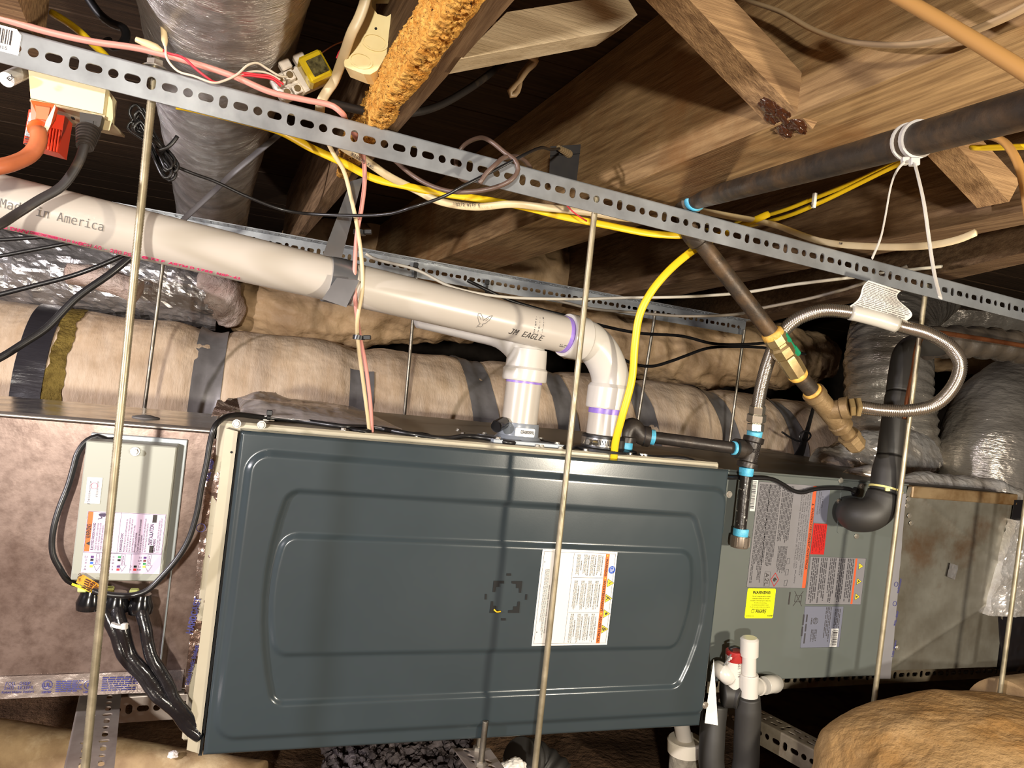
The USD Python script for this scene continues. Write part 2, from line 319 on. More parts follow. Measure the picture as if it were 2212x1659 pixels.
mat('clay_pipe', rgb(168, 142, 104), .8, 0, rgb(130, 104, 74), scale=14, bump=.4, bscale=60, bdist=.003, col3=rgb(190, 168, 132), scale3=9)
mat('foam_yellow', rgb(224, 172, 88), .9, 0, rgb(196, 132, 52), scale=60, bump=1.0, bscale=220, bdist=.006, spec=.15, col3=rgb(60, 34, 14), scale3=150, lo3=.60, hi3=.66)

# ------------------------------------------------------------------ the room
def ground(x, y):
    return .05 * (fbm(np.stack([x, y, 0 * x], -1), 1.3, 4, 3) - .5) + .03 * (fbm(np.stack([x, y, 0 * x], -1), 9, 3, 5) - .5)
struct('floor', sheet(lambda u, v: np.stack([-3 + 7.5 * u, -2.2 + 7 * v, ground(-3 + 7.5 * u, -2.2 + 7 * v)], -1), 260, 240), M['dirt'], True)
ZB, ZT = 1.055, 1.287                       # joist undersides, subfloor underside
ceil = Thing('ceiling', kind='structure')
for k in range(48):
    y0 = -2.2 + k * .1462; rk = random.Random(k)
    ceil.add('plank', box(-3, 4.5, y0, y0 + .1435, ZT + rk.uniform(0, .003), ZT + .02, .001), M['wood_plank'], 20)
struct('wall_back', quad((-3, 4.8, -.1), (4.5, 4.8, -.1), (4.5, 4.8, 1.3), (-3, 4.8, 1.3), 60, 16, lambda p: .03 * (fbm(p, 4) - .5), .1), M['foundation'])
struct('wall_front', box(-3, 4.5, -2.3, -2.2, -.1, 1.33), M['foundation'])
struct('wall_left', box(-3.1, -3, -2.3, 4.9, -.1, 1.33), M['foundation'])
struct('wall_right', box(4.5, 4.6, -2.3, 4.9, -.1, 1.33), M['foundation'])

def joist(label, l0, l1, r0, r1, y0, y1, zb, m, group='floor joists'):
    """joist whose left and right underside edges run through two pixels each; straight from y0 to y1."""
    def at(a, b, y): p, q = PZ(*a, zb), PZ(*b, zb); return (p + (q - p) * (y - p[1]) / (q[1] - p[1]))
    pts = [at(l0, l1, y0), at(r0, r1, y0), at(r0, r1, y1), at(l0, l1, y1)]
    c = [p + A(0, 0, z) for p in pts for z in (0, ZT - zb)]; cc = np.mean(c, 0)
    s = hull([cc + (p - cc) * A(1, 1, 1) for p in c]).subdivide().subdivide()
    return one('floor_joist', label, 'joist', hull(c), m, 20, group)
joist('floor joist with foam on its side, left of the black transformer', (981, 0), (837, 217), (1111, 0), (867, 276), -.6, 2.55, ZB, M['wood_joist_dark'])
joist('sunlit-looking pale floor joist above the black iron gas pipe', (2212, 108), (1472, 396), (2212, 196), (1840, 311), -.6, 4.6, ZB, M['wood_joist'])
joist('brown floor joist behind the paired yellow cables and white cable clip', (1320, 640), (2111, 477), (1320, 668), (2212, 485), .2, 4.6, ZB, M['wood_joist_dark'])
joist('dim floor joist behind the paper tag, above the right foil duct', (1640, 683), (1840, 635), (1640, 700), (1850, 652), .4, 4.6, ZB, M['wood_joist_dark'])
one('floor_joist', 'short light wood joist end at the top left corner behind the pink cable', 'joist', hull([A(*PZ(x, y, ZB + .014)[:2], z) for x, y in ((-90, 0), (38, 0), (92, 128), (-60, 140)) for z in (ZB + .014, ZT)]), M['wood_brace'], 20, 'floor joists')

# ------------------------------------------------------------------ cross bridging between the joists
def brace(label, P0, P1, w, t, m, side):
    d = nrm(A(*P1) - A(*P0)); n = nrm(A(*side) - d * (A(*side) @ d)); s = np.cross(d, n)
    c = (A(*P0) + A(*P1)) / 2; b = obox(c, [d, n, s], [np.linalg.norm(A(*P1) - A(*P0)) / 2, w / 2, t / 2], .0015)
    return one('cross_brace', label, 'brace', b, m, 20, 'wooden cross bridging')
def bridging(label, R0, R1, L0, t, m):
    d = nrm(A(*R1) - A(*R0)); n = nrm(np.cross((0, 1, 0), d)); n = n if n[2] > 0 else -n; T = R0 + d * ((ZT - .01 - R0[2]) / d[2]); w = L0[1] - R0[1]
    s = lambda p: [p, p + A(0, w, 0), p + n * t, p + n * t + A(0, w, 0)]
    one('cross_brace', label, 'brace', hull(s(R0) + s(T)).subdivide().subdivide(), m, 20, 'wooden cross bridging'); return R0, d, n, w
BR = bridging('diagonal wooden brace with a dark resin knot at its lower end', PX(1756, 278, .523), PY(1489, 0, PX(1756, 278, .523)[1]), PX(1693, 301, .523), .036, M['wood_brace'])
yb = PX(1000, 120, .165)[1]
def px_plane(x, y, yy): return PY(x, y, yy)
bb = [PY(993, 128, yb), PY(1095, 26, yb + .0), PY(1349, -14, yb), PY(1377, 32, yb), PY(1324, 67, yb)]
one('cross_brace', 'pale grey weathered wooden brace end beside the foam-covered joist', 'brace', hull(bb + [p + A(0, .04, 0) for p in bb]), M['wood_grey'], 20, 'wooden cross bridging')
rc = PX(2180, 436, .915); bridging('grey-brown wooden brace behind the gas pipe at the right edge', rc, PY(2067, 314, rc[1]), PX(2108, 477, .915), .034, M['wood_brace'])

# a built-up wooden beam far back, seen under the slotted angle
wb = Thing('wooden_beam', 'reddish built-up wooden beam end hanging behind the thermostat cable bundle', 'beam')
Yw = 2.75
for a, b_, dy in ((1000, 1075, .0), (1078, 1118, .02), (1120, 1150, -.015), (1152, 1300, .01)):
    c = [PY(a, 425, Yw + dy), PY(b_, 440, Yw + dy), PY(b_, 540 + (b_ > 1200) * 6 - (b_ - 1000) * .08, Yw + dy), PY(a, 612 - (a - 1000) * .26, Yw + dy)]
    wb.add('board', hull(c + [p + A(0, .5, 0) for p in c]), M['wood_beam'], 20)

# ------------------------------------------------------------------ the big ducts behind
def duct(name, label, cat_, pts, R, m, disp, step=.02, sides=72, group=None, flat=1.0):
    p, s = resample(spline(pts, 24), step); t = Thing(name, label, cat_, group); t.R = R; t.p = p
    t.add('insulation_jacket' if 'kraft' in label or 'paper' in label else 'foil_jacket', tube(p, R, sides, True, disp, flat), m, True); return t
YD, ZD, RD = 2.22, .585, .225
bands = [px_plane(x, y, 2.03)[0] for x, y in ((452, 780), (790, 760), (1062, 800), (1235, 850), (1412, 830), (1588, 850), (1728, 920))]
def kdisp(p, th, s):
    x = p[..., 0]; d = np.min([np.abs(x - b) for b in bands], 0)
    w = np.exp(-(d / .05) ** 2) * -.016
    fold = (ridged(np.stack([x * 14, th * 1.2, 0 * x], -1), 1, 3, 4) - .55) * .012 * np.exp(-(d / .12) ** 2)
    return w + fold + .02 * (fbm(p, 4, 3, 2) - .5) + .010 * (ridged(p, 7, 3, 9) - .5)
kd = duct('insulated_duct', 'long kraft-paper insulated round duct lying behind the furnace', 'duct', [(-2.2, YD, ZD + .02), (-1, YD, ZD), (0, YD, ZD), (1.0, YD, ZD), (px_plane(1800, 940, YD)[0], YD, ZD)], RD, M['kraft'], kdisp, .014, 120)
xe = px_plane(1800, 940, YD)[0]
def band(t, x, w, m, nm, label=None, th0=-2.9, th1=.5, R=RD, off=.004, skew=0.0, yc=YD, zc=ZD, disp=kdisp, rag=0.0):
    def fn(u, v):
        th = th0 + (th1 - th0) * v; X = x + (u - .5) * w + skew * np.sin(th) + rag * (fbm(np.stack([u * 1.5, v * 22, 0 * u], -1), 1, 3, 3) - .5)
        base = np.stack([X, yc + R * np.cos(th), zc - R * np.sin(th)], -1)
        rr = R + off + (disp(base, math.pi - th, 0 * th) if disp else 0)
        return np.stack([X, yc + rr * np.cos(th), zc - rr * np.sin(th)], -1)
    t.add(nm, sheet(fn, 12, 60), m, True, label)
for k, (xb, wd) in enumerate(zip(bands, (.072, .066, .082, .074, .078, .072, .07))):
    band(kd, xb, wd, M['duct_tape'], 'tape_band', th0=2.0 if k != 1 else 3.0, th1=4.9 if k != 1 else 3.9, skew=.03 if k > 1 else 0)
band(kd, px_plane(72, 780, 2.03)[0], .062, M['tape_black'], 'tape_band', 'shiny black wrinkled tape band', 2.0, 4.9)
band(kd, px_plane(128, 780, 2.03)[0], .044, M['fiberglass_yellow'], 'insulation_gap', 'exposed yellow fibreglass strip', 2.0, 4.6, off=.002, rag=.03)

def flexdisp(amp=.012, f=6, seed=1):
    return lambda p, th, s: amp * (ridged(np.stack([p[..., 0], p[..., 1], p[..., 2]], -1), f, 4, seed) - .5) + amp * .5 * (fbm(p, 3, 2, seed) - .5)
# ceiling flex duct
duct('flex_duct', 'silver-wrapped round flexible duct hanging between joists at top left', 'duct', [(-.033, -.5, 1.180), (-.050, .5, 1.180), (-.072, 1.0, 1.178), (-.100, 1.6, 1.172), (-.118, 2.0, 1.165), (-.124, 2.2, 1.14), (-.126, 2.30, 1.125)], .0925, M['foil_flex'], lambda p, th, s: flexdisp(.007, 9, 3)(p, th, s) + .0035 * (ridged(p * A(.45, 1.3, .45), 40, 3, 8) - .5), .010, 110, 'silver flexible ducts')
# foil duct on top of the kraft duct, left
fx = [PY(x, y, 2.42) for x, y in ((-420, 560), (-100, 575), (100, 590), (300, 606), (420, 622), (478, 632))]
fd = duct('flex_duct', 'crumpled silver foil duct with torn fibreglass end, under the white pipe', 'duct', fx, .098, M['foil'], lambda p, th, s: flexdisp(.034, 8, 7)(p, th, s) + .016 * (ridged(p, 26, 3, 9) - .5), .011, 84, 'silver flexible ducts')
fd.parts[0] = fd.parts[0][:3] + (False,) + fd.parts[0][4:]
e = fx[-1]
fd.add('fiberglass_end', tube(spline([fx[-2] + A(.02, -.07, .035), e + A(-.02, -.085, .02), e + A(.015, -.07, -.03), e + A(.03, -.03, -.085)], 12), np.interp(np.linspace(0, 1, 37), [0, .2, .7, 1], [.02, .045, .05, .028]), 28, True, lambda p, th, s: .03 * (ridged(p, 24, 4, 2) - .5)), M['fiberglass'], True, 'torn pinkish-white fibreglass')
fd.add('fiberglass_tear', tube(spline([PY(150, 590, 2.06), PY(230, 605, 2.06), PY(300, 632, 2.06)], 14), .05, 26, True, lambda p, th, s: .03 * (ridged(p, 18, 4, 5) - .5), flat=.5), M['fiberglass'], True, 'torn pinkish-white fibreglass')

# crumpled kraft paper batts
def crumple(label, pts, R, seed, sides=70, flat=1.0, y=None):
    p, s = resample(spline(pts, 20), .012); n = len(p); e = np.sin(np.pi * np.clip(np.linspace(0, 1, n), .0, 1)) ** .25
    return one('paper_faced_batt', label, 'insulation', tube(p, R * np.maximum(e, .25), sides, True, lambda q, th, s_: R * (.55 * (ridged(q, 6, 4, seed) - .5) + .3 * (ridged(q, 17, 3, seed + 3) - .5)), flat), M['kraft_crumpled'], 40, 'crumpled kraft paper insulation batts')
crumple('crumpled brown paper insulation batt left, under the middle of the white pipe', [PY(500, 665, 2.5), PY(620, 672, 2.45), PY(760, 668, 2.45), PY(900, 668, 2.5), PY(1040, 690, 2.5)], .1, 11)
crumple('crumpled brown paper insulation batt above the rear slotted angle', [PY(900, 560, 2.63), PY(1010, 578, 2.62), PY(1120, 598, 2.60), PY(1230, 603, 2.60), PY(1320, 608, 2.63)], .108, 23)
crumple('crumpled brown paper insulation batt right, behind the valve with green handle', [PY(1180, 700, 2.65), PY(1350, 735, 2.6), PY(1520, 765, 2.55), PY(1660, 770, 2.5), PY(1790, 770, 2.55)], .115, 37)
crumple('brown paper insulation sheet hanging dark between joists behind the thermostat wires', [PY(640, 500, 3.2), PY(760, 520, 3.1), PY(900, 520, 3.1), PY(1020, 530, 3.2)], .22, 51)
crumple('brown paper insulation fringe at right edge below the black wrapped line', [PY(1980, 780, 2.25), PY(2080, 778, 2.2), PY(2180, 782, 2.2), PY(2300, 790, 2.2)], .05, 61)

# ducts on the right
duct('flex_duct', 'large silver flexible duct rising behind the looped gas connector', 'duct', [PY(1935, 1010, 1.78), PY(1925, 930, 1.8), PY(1918, 800, 1.86), PY(1935, 690, 1.98), PY(1985, 640, 2.2), PY(2030, 620, 2.6)], .128, M['foil_flex_tall'], lambda p, th, s: flexdisp(.012, 8, 13)(p, th, s) + .004 * np.sin(s * 190), .010, 110, 'silver flexible ducts')
duct('flex_duct', 'bulging silver foil elbow duct at the right edge above the dirty plenum', 'duct', [PY(2130, 1070, 1.62), PY(2140, 990, 1.64), PY(2165, 900, 1.72), PY(2240, 850, 1.85), PY(2340, 850, 1.95)], .145, M['foil_flex_tall'], flexdisp(.02, 6, 17), .011, 110, 'silver flexible ducts')
duct('flex_duct', 'dark foil duct running level just below the joists at right edge', 'duct', [PY(1975, 690, 2.5), PY(2080, 684, 2.4), PY(2212, 690, 2.3), PY(2400, 700, 2.2)], .085, M['foil_flex_tall'], flexdisp(.016, 9, 19), .011, 90, 'silver flexible ducts')

# ------------------------------------------------------------------ slotted angle steel
def slots(L, p=.01905, vz=0.0, n0=0, every=1, small=1.0):
    out = []
    n = 0
    while n * p < L - .008:
        if n * p > .008:
            k = (n + n0) % 4; x = n * p
            if k == 0: h = Point(x, vz).buffer(.0051 * small, quad_segs=5)
            elif k == 2: h = LineString([(x, vz - .0028), (x, vz + .0028)]).buffer(.0046 * small, quad_segs=4)
            else: h = LineString([(x - .0038, vz), (x + .0038, vz)]).buffer(.0045 * small, quad_segs=4)
            out.append(h)
        n += 1
    return unary_union(out)
def angle(label, O, d, up, back, L, m, n0=0, leg=.038, leg2=.038, t=.0022, rows2=2, group='slotted steel angles', parts=True, name='slotted_angle'):
    """O: end of the holes' centre line of the first leg; d along, up across the first leg, back towards the second leg, which stands at the up end."""
    O, d = A(*O), nrm(d); up = nrm(A(*up) - d * (A(*up) @ d)); back = nrm(np.cross(d, up)) * np.sign(np.cross(d, up) @ A(*back))
    def slab(poly, o, e1, e2, n):
        mm = trimesh.creation.extrude_polygon(poly, t, engine='earcut'); v = np.array(mm.vertices)
        w = o + v[:, :1] * e1 + v[:, 1:2] * e2 + v[:, 2:] * n; f = mm.faces
        return trimesh.Trimesh(w, f if np.cross(e1, e2) @ n > 0 else f[:, ::-1], process=False)
    T = Thing(name, label, 'steel angle', group)
    T.add('face_leg', slab(sbox(0, -leg / 2, L, leg / 2 - t * 1.2).difference(slots(L, n0=n0)), O, d, up, back), m, 25)
    h = sbox(0, 0, L, leg2 - t * 1.2).difference(unary_union([slots(L, vz=leg2 * f, n0=n0 + 1, small=.8) for f in ((.3, .68) if rows2 == 2 else (.5,))]))
    T.add('flange_leg', slab(h, O + up * (leg / 2 - t) + back * (t * 1.2), d, back, up), m, 25)
    # rounded heel
    a = np.linspace(0, math.pi / 2, 6); prof = [(1.2 * t - 1.2 * t * math.sin(x), leg / 2 - 1.2 * t + 1.2 * t * math.cos(x)) for x in a]
    inner = [(t + .2 * t - .2 * t * math.sin(x), leg / 2 - 1.2 * t + .2 * t * math.cos(x)) for x in a[::-1]]
    pts = [(b * back + u_ * up) for b, u_ in prof + inner]; n = len(pts); v = np.vstack([[O + q for q in pts], [O + d * L + q for q in pts]])
    j = np.arange(n); k = (j + 1) % n; T.add('bend', trimesh.Trimesh(v, np.vstack([np.stack([j, k, k + n], 1), np.stack([j, k + n, j + n], 1)]), process=False), m, 40)
    return T
SP = .01905
D1 = A(.99897, .0353, -.0285); O1 = A(-.2059, .9293, .2914 + .75) - D1 * (8 * SP)
fs = angle('long front slotted steel angle crossing the picture below the joists', O1, D1, (0, 0, 1), (0, 1, 0), 93 * SP, M['strut_steel'], n0=2)
def fsn(px_): # point on the front angle's centre line seen at picture column px_
    lo, hi = 0.0, 93 * SP
    for _ in range(40):
        mid = (lo + hi) / 2
        if proj(O1 + D1 * mid)[0] < px_: lo = mid
        else: hi = mid
    return O1 + D1 * lo
# sticker on its left end
p0 = fsn(14); pl = Plane(p0, D1, (0, 0, 1))
st = Polygon([(-.03, -.0135), (.0118, -.0135), (.0118, .008), (.007, .0135), (-.03, .0135)])
fs.add('sticker', pl.flat(affinity.translate(st, -.0, .006), .0003, .0006), mat('sticker_white', rgb(236, 226, 222), .5), 20, 'white barcode sticker')
rb = random.Random(4); bars = []; x = -.028
while x < .004: w = rb.choice([.0006, .0011, .0016]); bars.append(sbox(x, .001, x + w, .0165)); x += w + rb.choice([.0006, .0012])
fs.add('barcode', pl.flat(unary_union(bars), .0006, .0008), M['print_black'], 20)
fs.add('sticker_print', pl.flat(text_at('54815', .003, -.012, -.0045), .0006, .0008), M['print_black'], 20)
O2a, O2b = PY(400, 492, 1.9), PY(1609, 709, 1.9)
angle('rear slotted steel angle hung behind the white vent pipe', O2a - nrm(O2b - O2a) * .8, O2b - O2a, (0, 0, 1), (0, -1, 0), np.linalg.norm(O2b - O2a) + .8, M['strut_steel'], n0=0, leg=.044, leg2=.045)
# ------------------------------------------------------------------ furnace
FY = 1.065
fur = Thing('furnace', 'gas furnace lying on its side with an embossed dark slate-grey door', 'furnace')
fc = front(FY)
X0, X1 = fc.px(513, 925)[0] + .004, fc.px(1576, 1020)[0]
Ztop, Zbot = .6455, .2015
def sdf(poly, U, V):
    b = poly.boundary; P = shapely.points(U, V); d = shapely.distance(P, b); return np.where(shapely.contains_xy(poly, U, V), d, -d)
def ringpx(pts, r=.02, n=8):
    g = Polygon([fc.px(*p) for p in pts]); return g.buffer(-r, join_style=1).buffer(r, quad_segs=n)
Lx = lambda p, q, n=9, bow=0.0: [(p[0] + (q[0] - p[0]) * t - bow * 4 * t * (1 - t), p[1] + (q[1] - p[1]) * t) for t in np.linspace(0, 1, n)]
outer = ringpx([(541, 975), (1570, 1058), (1530, 1538), (462, 1596)], .028)
mid_ = ringpx(Lx((640, 1060), (1492, 1112)) + Lx((1500, 1122), (1462, 1482), bow=-38) + Lx((1452, 1482), (600, 1518)) + Lx((588, 1512), (622, 1064), bow=34), .02)
inn = ringpx(Lx((622, 1156), (1474, 1190)) + Lx((1490, 1200), (1458, 1395), bow=-14) + Lx((1448, 1398), (606, 1414)) + Lx((592, 1402), (612, 1166), bow=16), .022)
nx, nz = 430, 235
U, V = np.meshgrid(np.linspace(X0, X1, nx), np.linspace(Zbot, Ztop, nz), indexing='ij')
ss = lambda d, w: (lambda t: t * t * (3 - 2 * t))(np.clip(d / w + .5, 0, 1))
H = .005 * ss(sdf(outer, U, V), .011) - .005 * ss(sdf(mid_, U, V), .009) + .0045 * ss(sdf(inn, U, V), .010)
edge = np.minimum(np.minimum(U - X0, X1 - U), np.minimum(V - Zbot, Ztop - V)); H = H - .004 * np.clip(1 - edge / .004, 0, 1) ** 2
pan = sheet(lambda u, v: np.stack([U, FY - H, V], -1), nx, nz)
v = np.array(pan.vertices); rim = np.r_[np.arange(nx) * nz, (nx - 1) * nz + np.arange(1, nz), np.arange(nx - 2, -1, -1) * nz + nz - 1, np.arange(nz - 2, 0, -1)]
vb = v[rim] * A(1, 0, 1) + A(0, FY + .034, 0); r = np.arange(len(rim)); r2 = np.roll(r, -1); N = len(v)
door = trimesh.Trimesh(np.vstack([v, vb]), np.vstack([pan.faces[:, ::-1], np.stack([rim[r], r + N, rim[r2]], 1), np.stack([rim[r2], r + N, r2 + N], 1)]), process=False)
door.fix_normals() if False else None
dk = fur.add('door', door, M['slate_paint'], 40, 'dark slate-grey embossed access door')
ci = Plane((0, FY - .0047, 0), (1, 0, 0), (0, 0, 1))
cs = lambda pts: Polygon([ci.px(740 + a / 2.989, 1104 + b / 2.989) for a, b in pts])
for pts in ([(975, 450), (1042, 450), (1042, 467), (1012, 467), (1012, 488), (992, 490), (985, 522), (968, 522)], [(1091, 452), (1160, 452), (1152, 527), (1138, 527), (1138, 497), (1120, 497), (1120, 470), (1091, 467)],
            [(958, 582), (972, 582), (972, 612), (990, 612), (992, 640), (1022, 640), (1020, 657), (948, 657)], [(1130, 584), (1145, 584), (1140, 657), (1068, 657), (1070, 640), (1100, 638), (1102, 615), (1125, 615)],
            [(1058, 402), (1087, 402), (1087, 417), (1058, 417)], [(919, 535), (931, 535), (929, 570), (917, 570)], [(1180, 538), (1193, 538), (1190, 572), (1177, 572)], [(1023, 691), (1053, 691), (1053, 706), (1023, 706)]):
    fur.add('sight_opening', ci.flat(cs(pts), .0002, .0007), M['black_gap'], 20, under=dk)
mat('wire_yellow', rgb(236, 196, 40), .4)
fur.add('yellow_wire', tube(spline([ci.at(*ci.px(1066.5, 1316), .0012), ci.at(*ci.px(1073, 1321), .0016), ci.at(*ci.px(1081, 1320), .0012)], 5), .0013, 8), M['wire_yellow'], True, under=dk)
# cabinet shell behind the door
YB = 1.66
fur.add('cabinet', box(X0 - .030, X1 + .004, FY + .036, YB, Zbot + .004, Ztop + .008, .003), M['cabinet_beige'], 20, 'beige painted cabinet')
fur.add('front_flange', hull([PY(x, y, FY + .012 + k * .02) for x, y in ((487, 925), (514, 932), (430, 1628), (403, 1620)) for k in (0, 1)]), M['cabinet_beige'], 20)
fur.add('gasket', hull([PY(x, y, FY + .016 + k * .012) for x, y in ((512, 935), (520, 940), (436, 1632), (428, 1632)) for k in (0, 1)]), M['black_gap'], 20)
for x, y in ((500, 977), (414, 1574)):
    fur.add('screw_hole', front(FY + .0117).flat(Point(front(FY + .0117).px(x, y)).buffer(.0016), 0, .0004), M['black_gap'], 20)
mat('screw_zinc', rgb(204, 198, 186), .25, .8)
def screw(p, n, r=.0045, h=.0035, hexa=True):
    n = nrm(n); a = hexnut(p, A(*p) + n * h, r) if hexa else cyl(p, A(*p) + n * h, r, 16, .001); w = cyl(A(*p), A(*p) + n * .001, r * 1.35, 16, .0004); return cat(w, a)
for x, y in ((511, 915), (565, 918), (1575, 1068)):
    fur.add('screw', screw(PY(x, y, FY + .008 if y < 1000 else FY - .001), (0, -1, 0)), M['screw_zinc'], 30)
fur.add('screw', screw(PY(1523, 1523, FY - .004), (0, -1, 0), hexa=False), M['screw_zinc'], 30)
TZ = Ztop + .0085
for x, y in ((628, 907), (743, 930), (770, 931), (905, 945), (990, 930), (1000, 938), (1170, 965), (1178, 970), (1298, 995), (1358, 1000), (1400, 992), (1430, 1000), (1455, 1000), (1480, 1008)):
    p = PZ(x, y, TZ)
    if p[1] < FY + .04: p = A(p[0], FY + .045, TZ)
    fur.add('screw', screw(p - A(0, 0, .0005), (0, 0, 1), .004, .004), M['screw_zinc'], 30)
for x, y in ((798, 944), (918, 946)):
    p = PZ(x, y, TZ); p = A(p[0], max(p[1], FY + .055), TZ); fur.add('grommet', lathe(p - A(0, 0, .001), (0, 0, 1), [(0, .017), (.004, .0165), (.006, .012), (.003, .009)], 24), mat('rubber_black', rgb(24, 23, 24), .42) if 'rubber_black' not in M else M['rubber_black'], True)
# white warning label on the door
lab = Plane((0, FY - .0047, 0), (1, 0, 0), (0, 0, 1))
LP = lambda a, b: lab.px(1140 + a / 7.54, 1180 + b / 7.54)
c4 = [LP(245, 38), LP(1458, 102), LP(1288, 1612), LP(60, 1612)]
U1 = c4[1]; wl = np.hypot(c4[1][0] - c4[0][0], c4[1][1] - c4[0][1]); hl = np.hypot(c4[3][0] - c4[0][0], c4[3][1] - c4[0][1]); print('label', wl, hl, c4)
xl, xr = (c4[0][0] + c4[3][0]) / 2, (c4[1][0] + c4[2][0]) / 2; zt, zb = (c4[0][1] + c4[1][1]) / 2, (c4[2][1] + c4[3][1]) / 2
mat('label_white', rgb(212, 210, 206), .45); mat('label_orange', rgb(214, 104, 36), .5); mat('label_yellow', rgb(240, 200, 46), .5); mat('label_blue', rgb(48, 84, 178), .5)
lk = fur.add('warning_label', lab.flat(sbox(xl, zb, xr, zt), .0002, .0006), M['label_white'], 20, 'white warning sticker')
W, Hh = xr - xl, zt - zb; print('W,H', W, Hh)
# label coordinates: s runs down the picture (reading direction), q runs from the right edge leftwards; lettering turned by -90 degrees
def lx(s, q): return xr - q * W, zt - s * Hh
def ltext(t, h, s, q, width=None, center=True, **k): u, v = lx(s, q); return tf(text_at(t, h, 0, 0, 0, width, center, **k), u, v, -90)
u0, v0 = lx(.052, .148); 
lay = lambda sh, nm, m, lo=.0006, hi=.0008: fur.add(nm, lab.flat(sh, lo, hi), m, 20, under=lk)
lay(unary_union([outline(sbox(xl + .003, zb + .003, xr - .003, zt - .003), .0004)] + [sbox(*lx(.975, .585), lx(.03, .585)[0] + .0004, lx(.03, .585)[1])] + [sbox(lx(0, .57)[0], lx(s, 0)[1], lx(0, .165)[0], lx(s, 0)[1] + .0005) for s in (.285, .655)]), 'ruled_lines', M['print_grey'])
lay(sbox(lx(0, .155)[0], lx(.982, 0)[1], lx(0, .105)[0], lx(.025, 0)[1]), 'orange_band', M['label_orange'])
bt = [ltext('WARNING', .0036, .17, .13, .185 * Hh, bold=True), ltext('AVERTISSEMENT', .0036, .475, .13, .33 * Hh, bold=True), ltext('ADVERTENCIA', .0036, .83, .13, .275 * Hh, bold=True)]
lay(unary_union(bt), 'lettering', mat('print_brown', rgb(70, 28, 8), .6), .0008, .001)
tri = lambda u, v, r: Polygon([(u + r, v), (u - r * .62, v + r * .92), (u - r * .62, v - r * .92)])
lay(unary_union([tri(*lx(s, .13), .0018) for s in (.045, .285, .665)]), 'alert_mark', M['label_yellow'], .0008, .001)
u, v_ = lx(.195, .05); lay(Point(u, v_).buffer(.0062), 'round_symbol', M['label_blue'])
lay(unary_union([outline(sbox(u - .003, v_ - .001, u + .003, v_ + .004), .0006), sbox(u - .002, v_ + .0008, u + .002, v_ + .0014), sbox(u - .0028, v_ - .0034, u + .001, v_ - .0024)]), 'symbol_mark', M['label_white'], .0008, .001)
tv = [lx(s, q) for s, q in ((.335, .057), (.50, .06), (.665, .062), (.83, .064))]
lay(unary_union([tri(a, b, .0078) for a, b in tv]), 'hazard_triangle', M['print_black']); lay(unary_union([tri(a - .0001, b, .0067) for a, b in tv]), 'hazard_triangle', M['label_yellow'], .0008, .001)
def bolt(u, v, s): return Polygon([(u + x * s, v + y * s) for x, y in ((1.6, .6), (.1, .9), (.2, .1), (-1.3, .4), (-.9, 0), (-1.5, -.2), (-.4, -.7), (-.1, -.2), (.5, -.3), (.4, .4), (1.7, .2))])
def flame(u, v, s): return Polygon([(u + x * s, v + y * s) for x, y in ((1.7, .1), (.7, .8), (.9, 1.1), (-.3, 1.3), (-1.1, .6), (-1.1, -.7), (-.3, -1.2), (.6, -.9), (.4, -.4), (1.0, -.3))])
lay(unary_union([bolt(*tv[0], .0018), LineString([(tv[1][0] - .003, tv[1][1] + .003), (tv[1][0] + .003, tv[1][1] - .001)]).buffer(.0008), LineString([(tv[1][0] - .003, tv[1][1] - .002), (tv[1][0] + .001, tv[1][1] + .002)]).buffer(.0006), flame(*tv[2], .0018),
    Point(tv[3][0] + .0026, tv[3][1]).buffer(.0011), LineString([(tv[3][0] + .001, tv[3][1] + .001), (tv[3][0] - .002, tv[3][1] - .0022), (tv[3][0] - .0034, tv[3][1] + .002)]).buffer(.0007), LineString([(tv[3][0] - .001, tv[3][1] + .003), (tv[3][0], tv[3][1] - .002)]).buffer(.0006)]), 'hazard_pictogram', M['print_black'], .001, .0012)
heads = [(.155, ['HAZARDOUS VOLTAGE!', 'FLAMMABLE VAPORS!', 'CARBON MONOXIDE EXPOSURE!', 'WARNING!']), (.47, ['TENSION DANGEREUSE!', 'VAPEURS INFLAMMABLES!', 'EXPOSITION AU MONOXYDE', 'AVERTISSEMENT!']), (.82, ['VOLTAJE PELIGROSO!', 'VAPORES INFLAMABLES!', 'EXPOSICION A MONOXIDO', 'ADVERTENCIA!'])]
hs, fine = [], []
for s, hh in heads:
    for k, t in enumerate(hh):
        q = .195 + k * .093; hs.append(ltext(t, .0016, s, q, (.215 if s < .2 else .25) * Hh * min(1, len(t) / 17), bold=True))
        fine.append(tf(fine_print(Hh * (.23 if s < .2 else .31), .0062, 4, seed=k + int(s * 100), size=.42), *lx(s - (.115 if s < .2 else .155), q + .018), -90))
lay(unary_union(hs), 'lettering', M['print_black'])
lay(unary_union(fine), 'fine_print', M['print_grey'])
lay(unary_union([ltext('MODEL NUMBER / NUMERO DE MODELE / NUMERO DE MODELO', .0016, .62, .83, .5 * Hh), ltext('SERIAL NUMBER / NUMERO DE SERIE / NUMERO DE SERIE', .0016, .62, .86, .5 * Hh), ltext('UNIT MANUFACTURER', .0015, .16, .775, .16 * Hh)] + [Polygon([(lx(s, .955)[0] + a, lx(s, .955)[1] + b) for a, b in ((-.001, .001), (.001, .001), (0, -.001))]) for s in (.13, .86)]), 'lettering', M['print_black'])
lay(tf(fine_print(Hh * .72, .0075, 5, seed=91, size=.4), *lx(.2, .88), -90), 'fine_print', M['print_grey'])
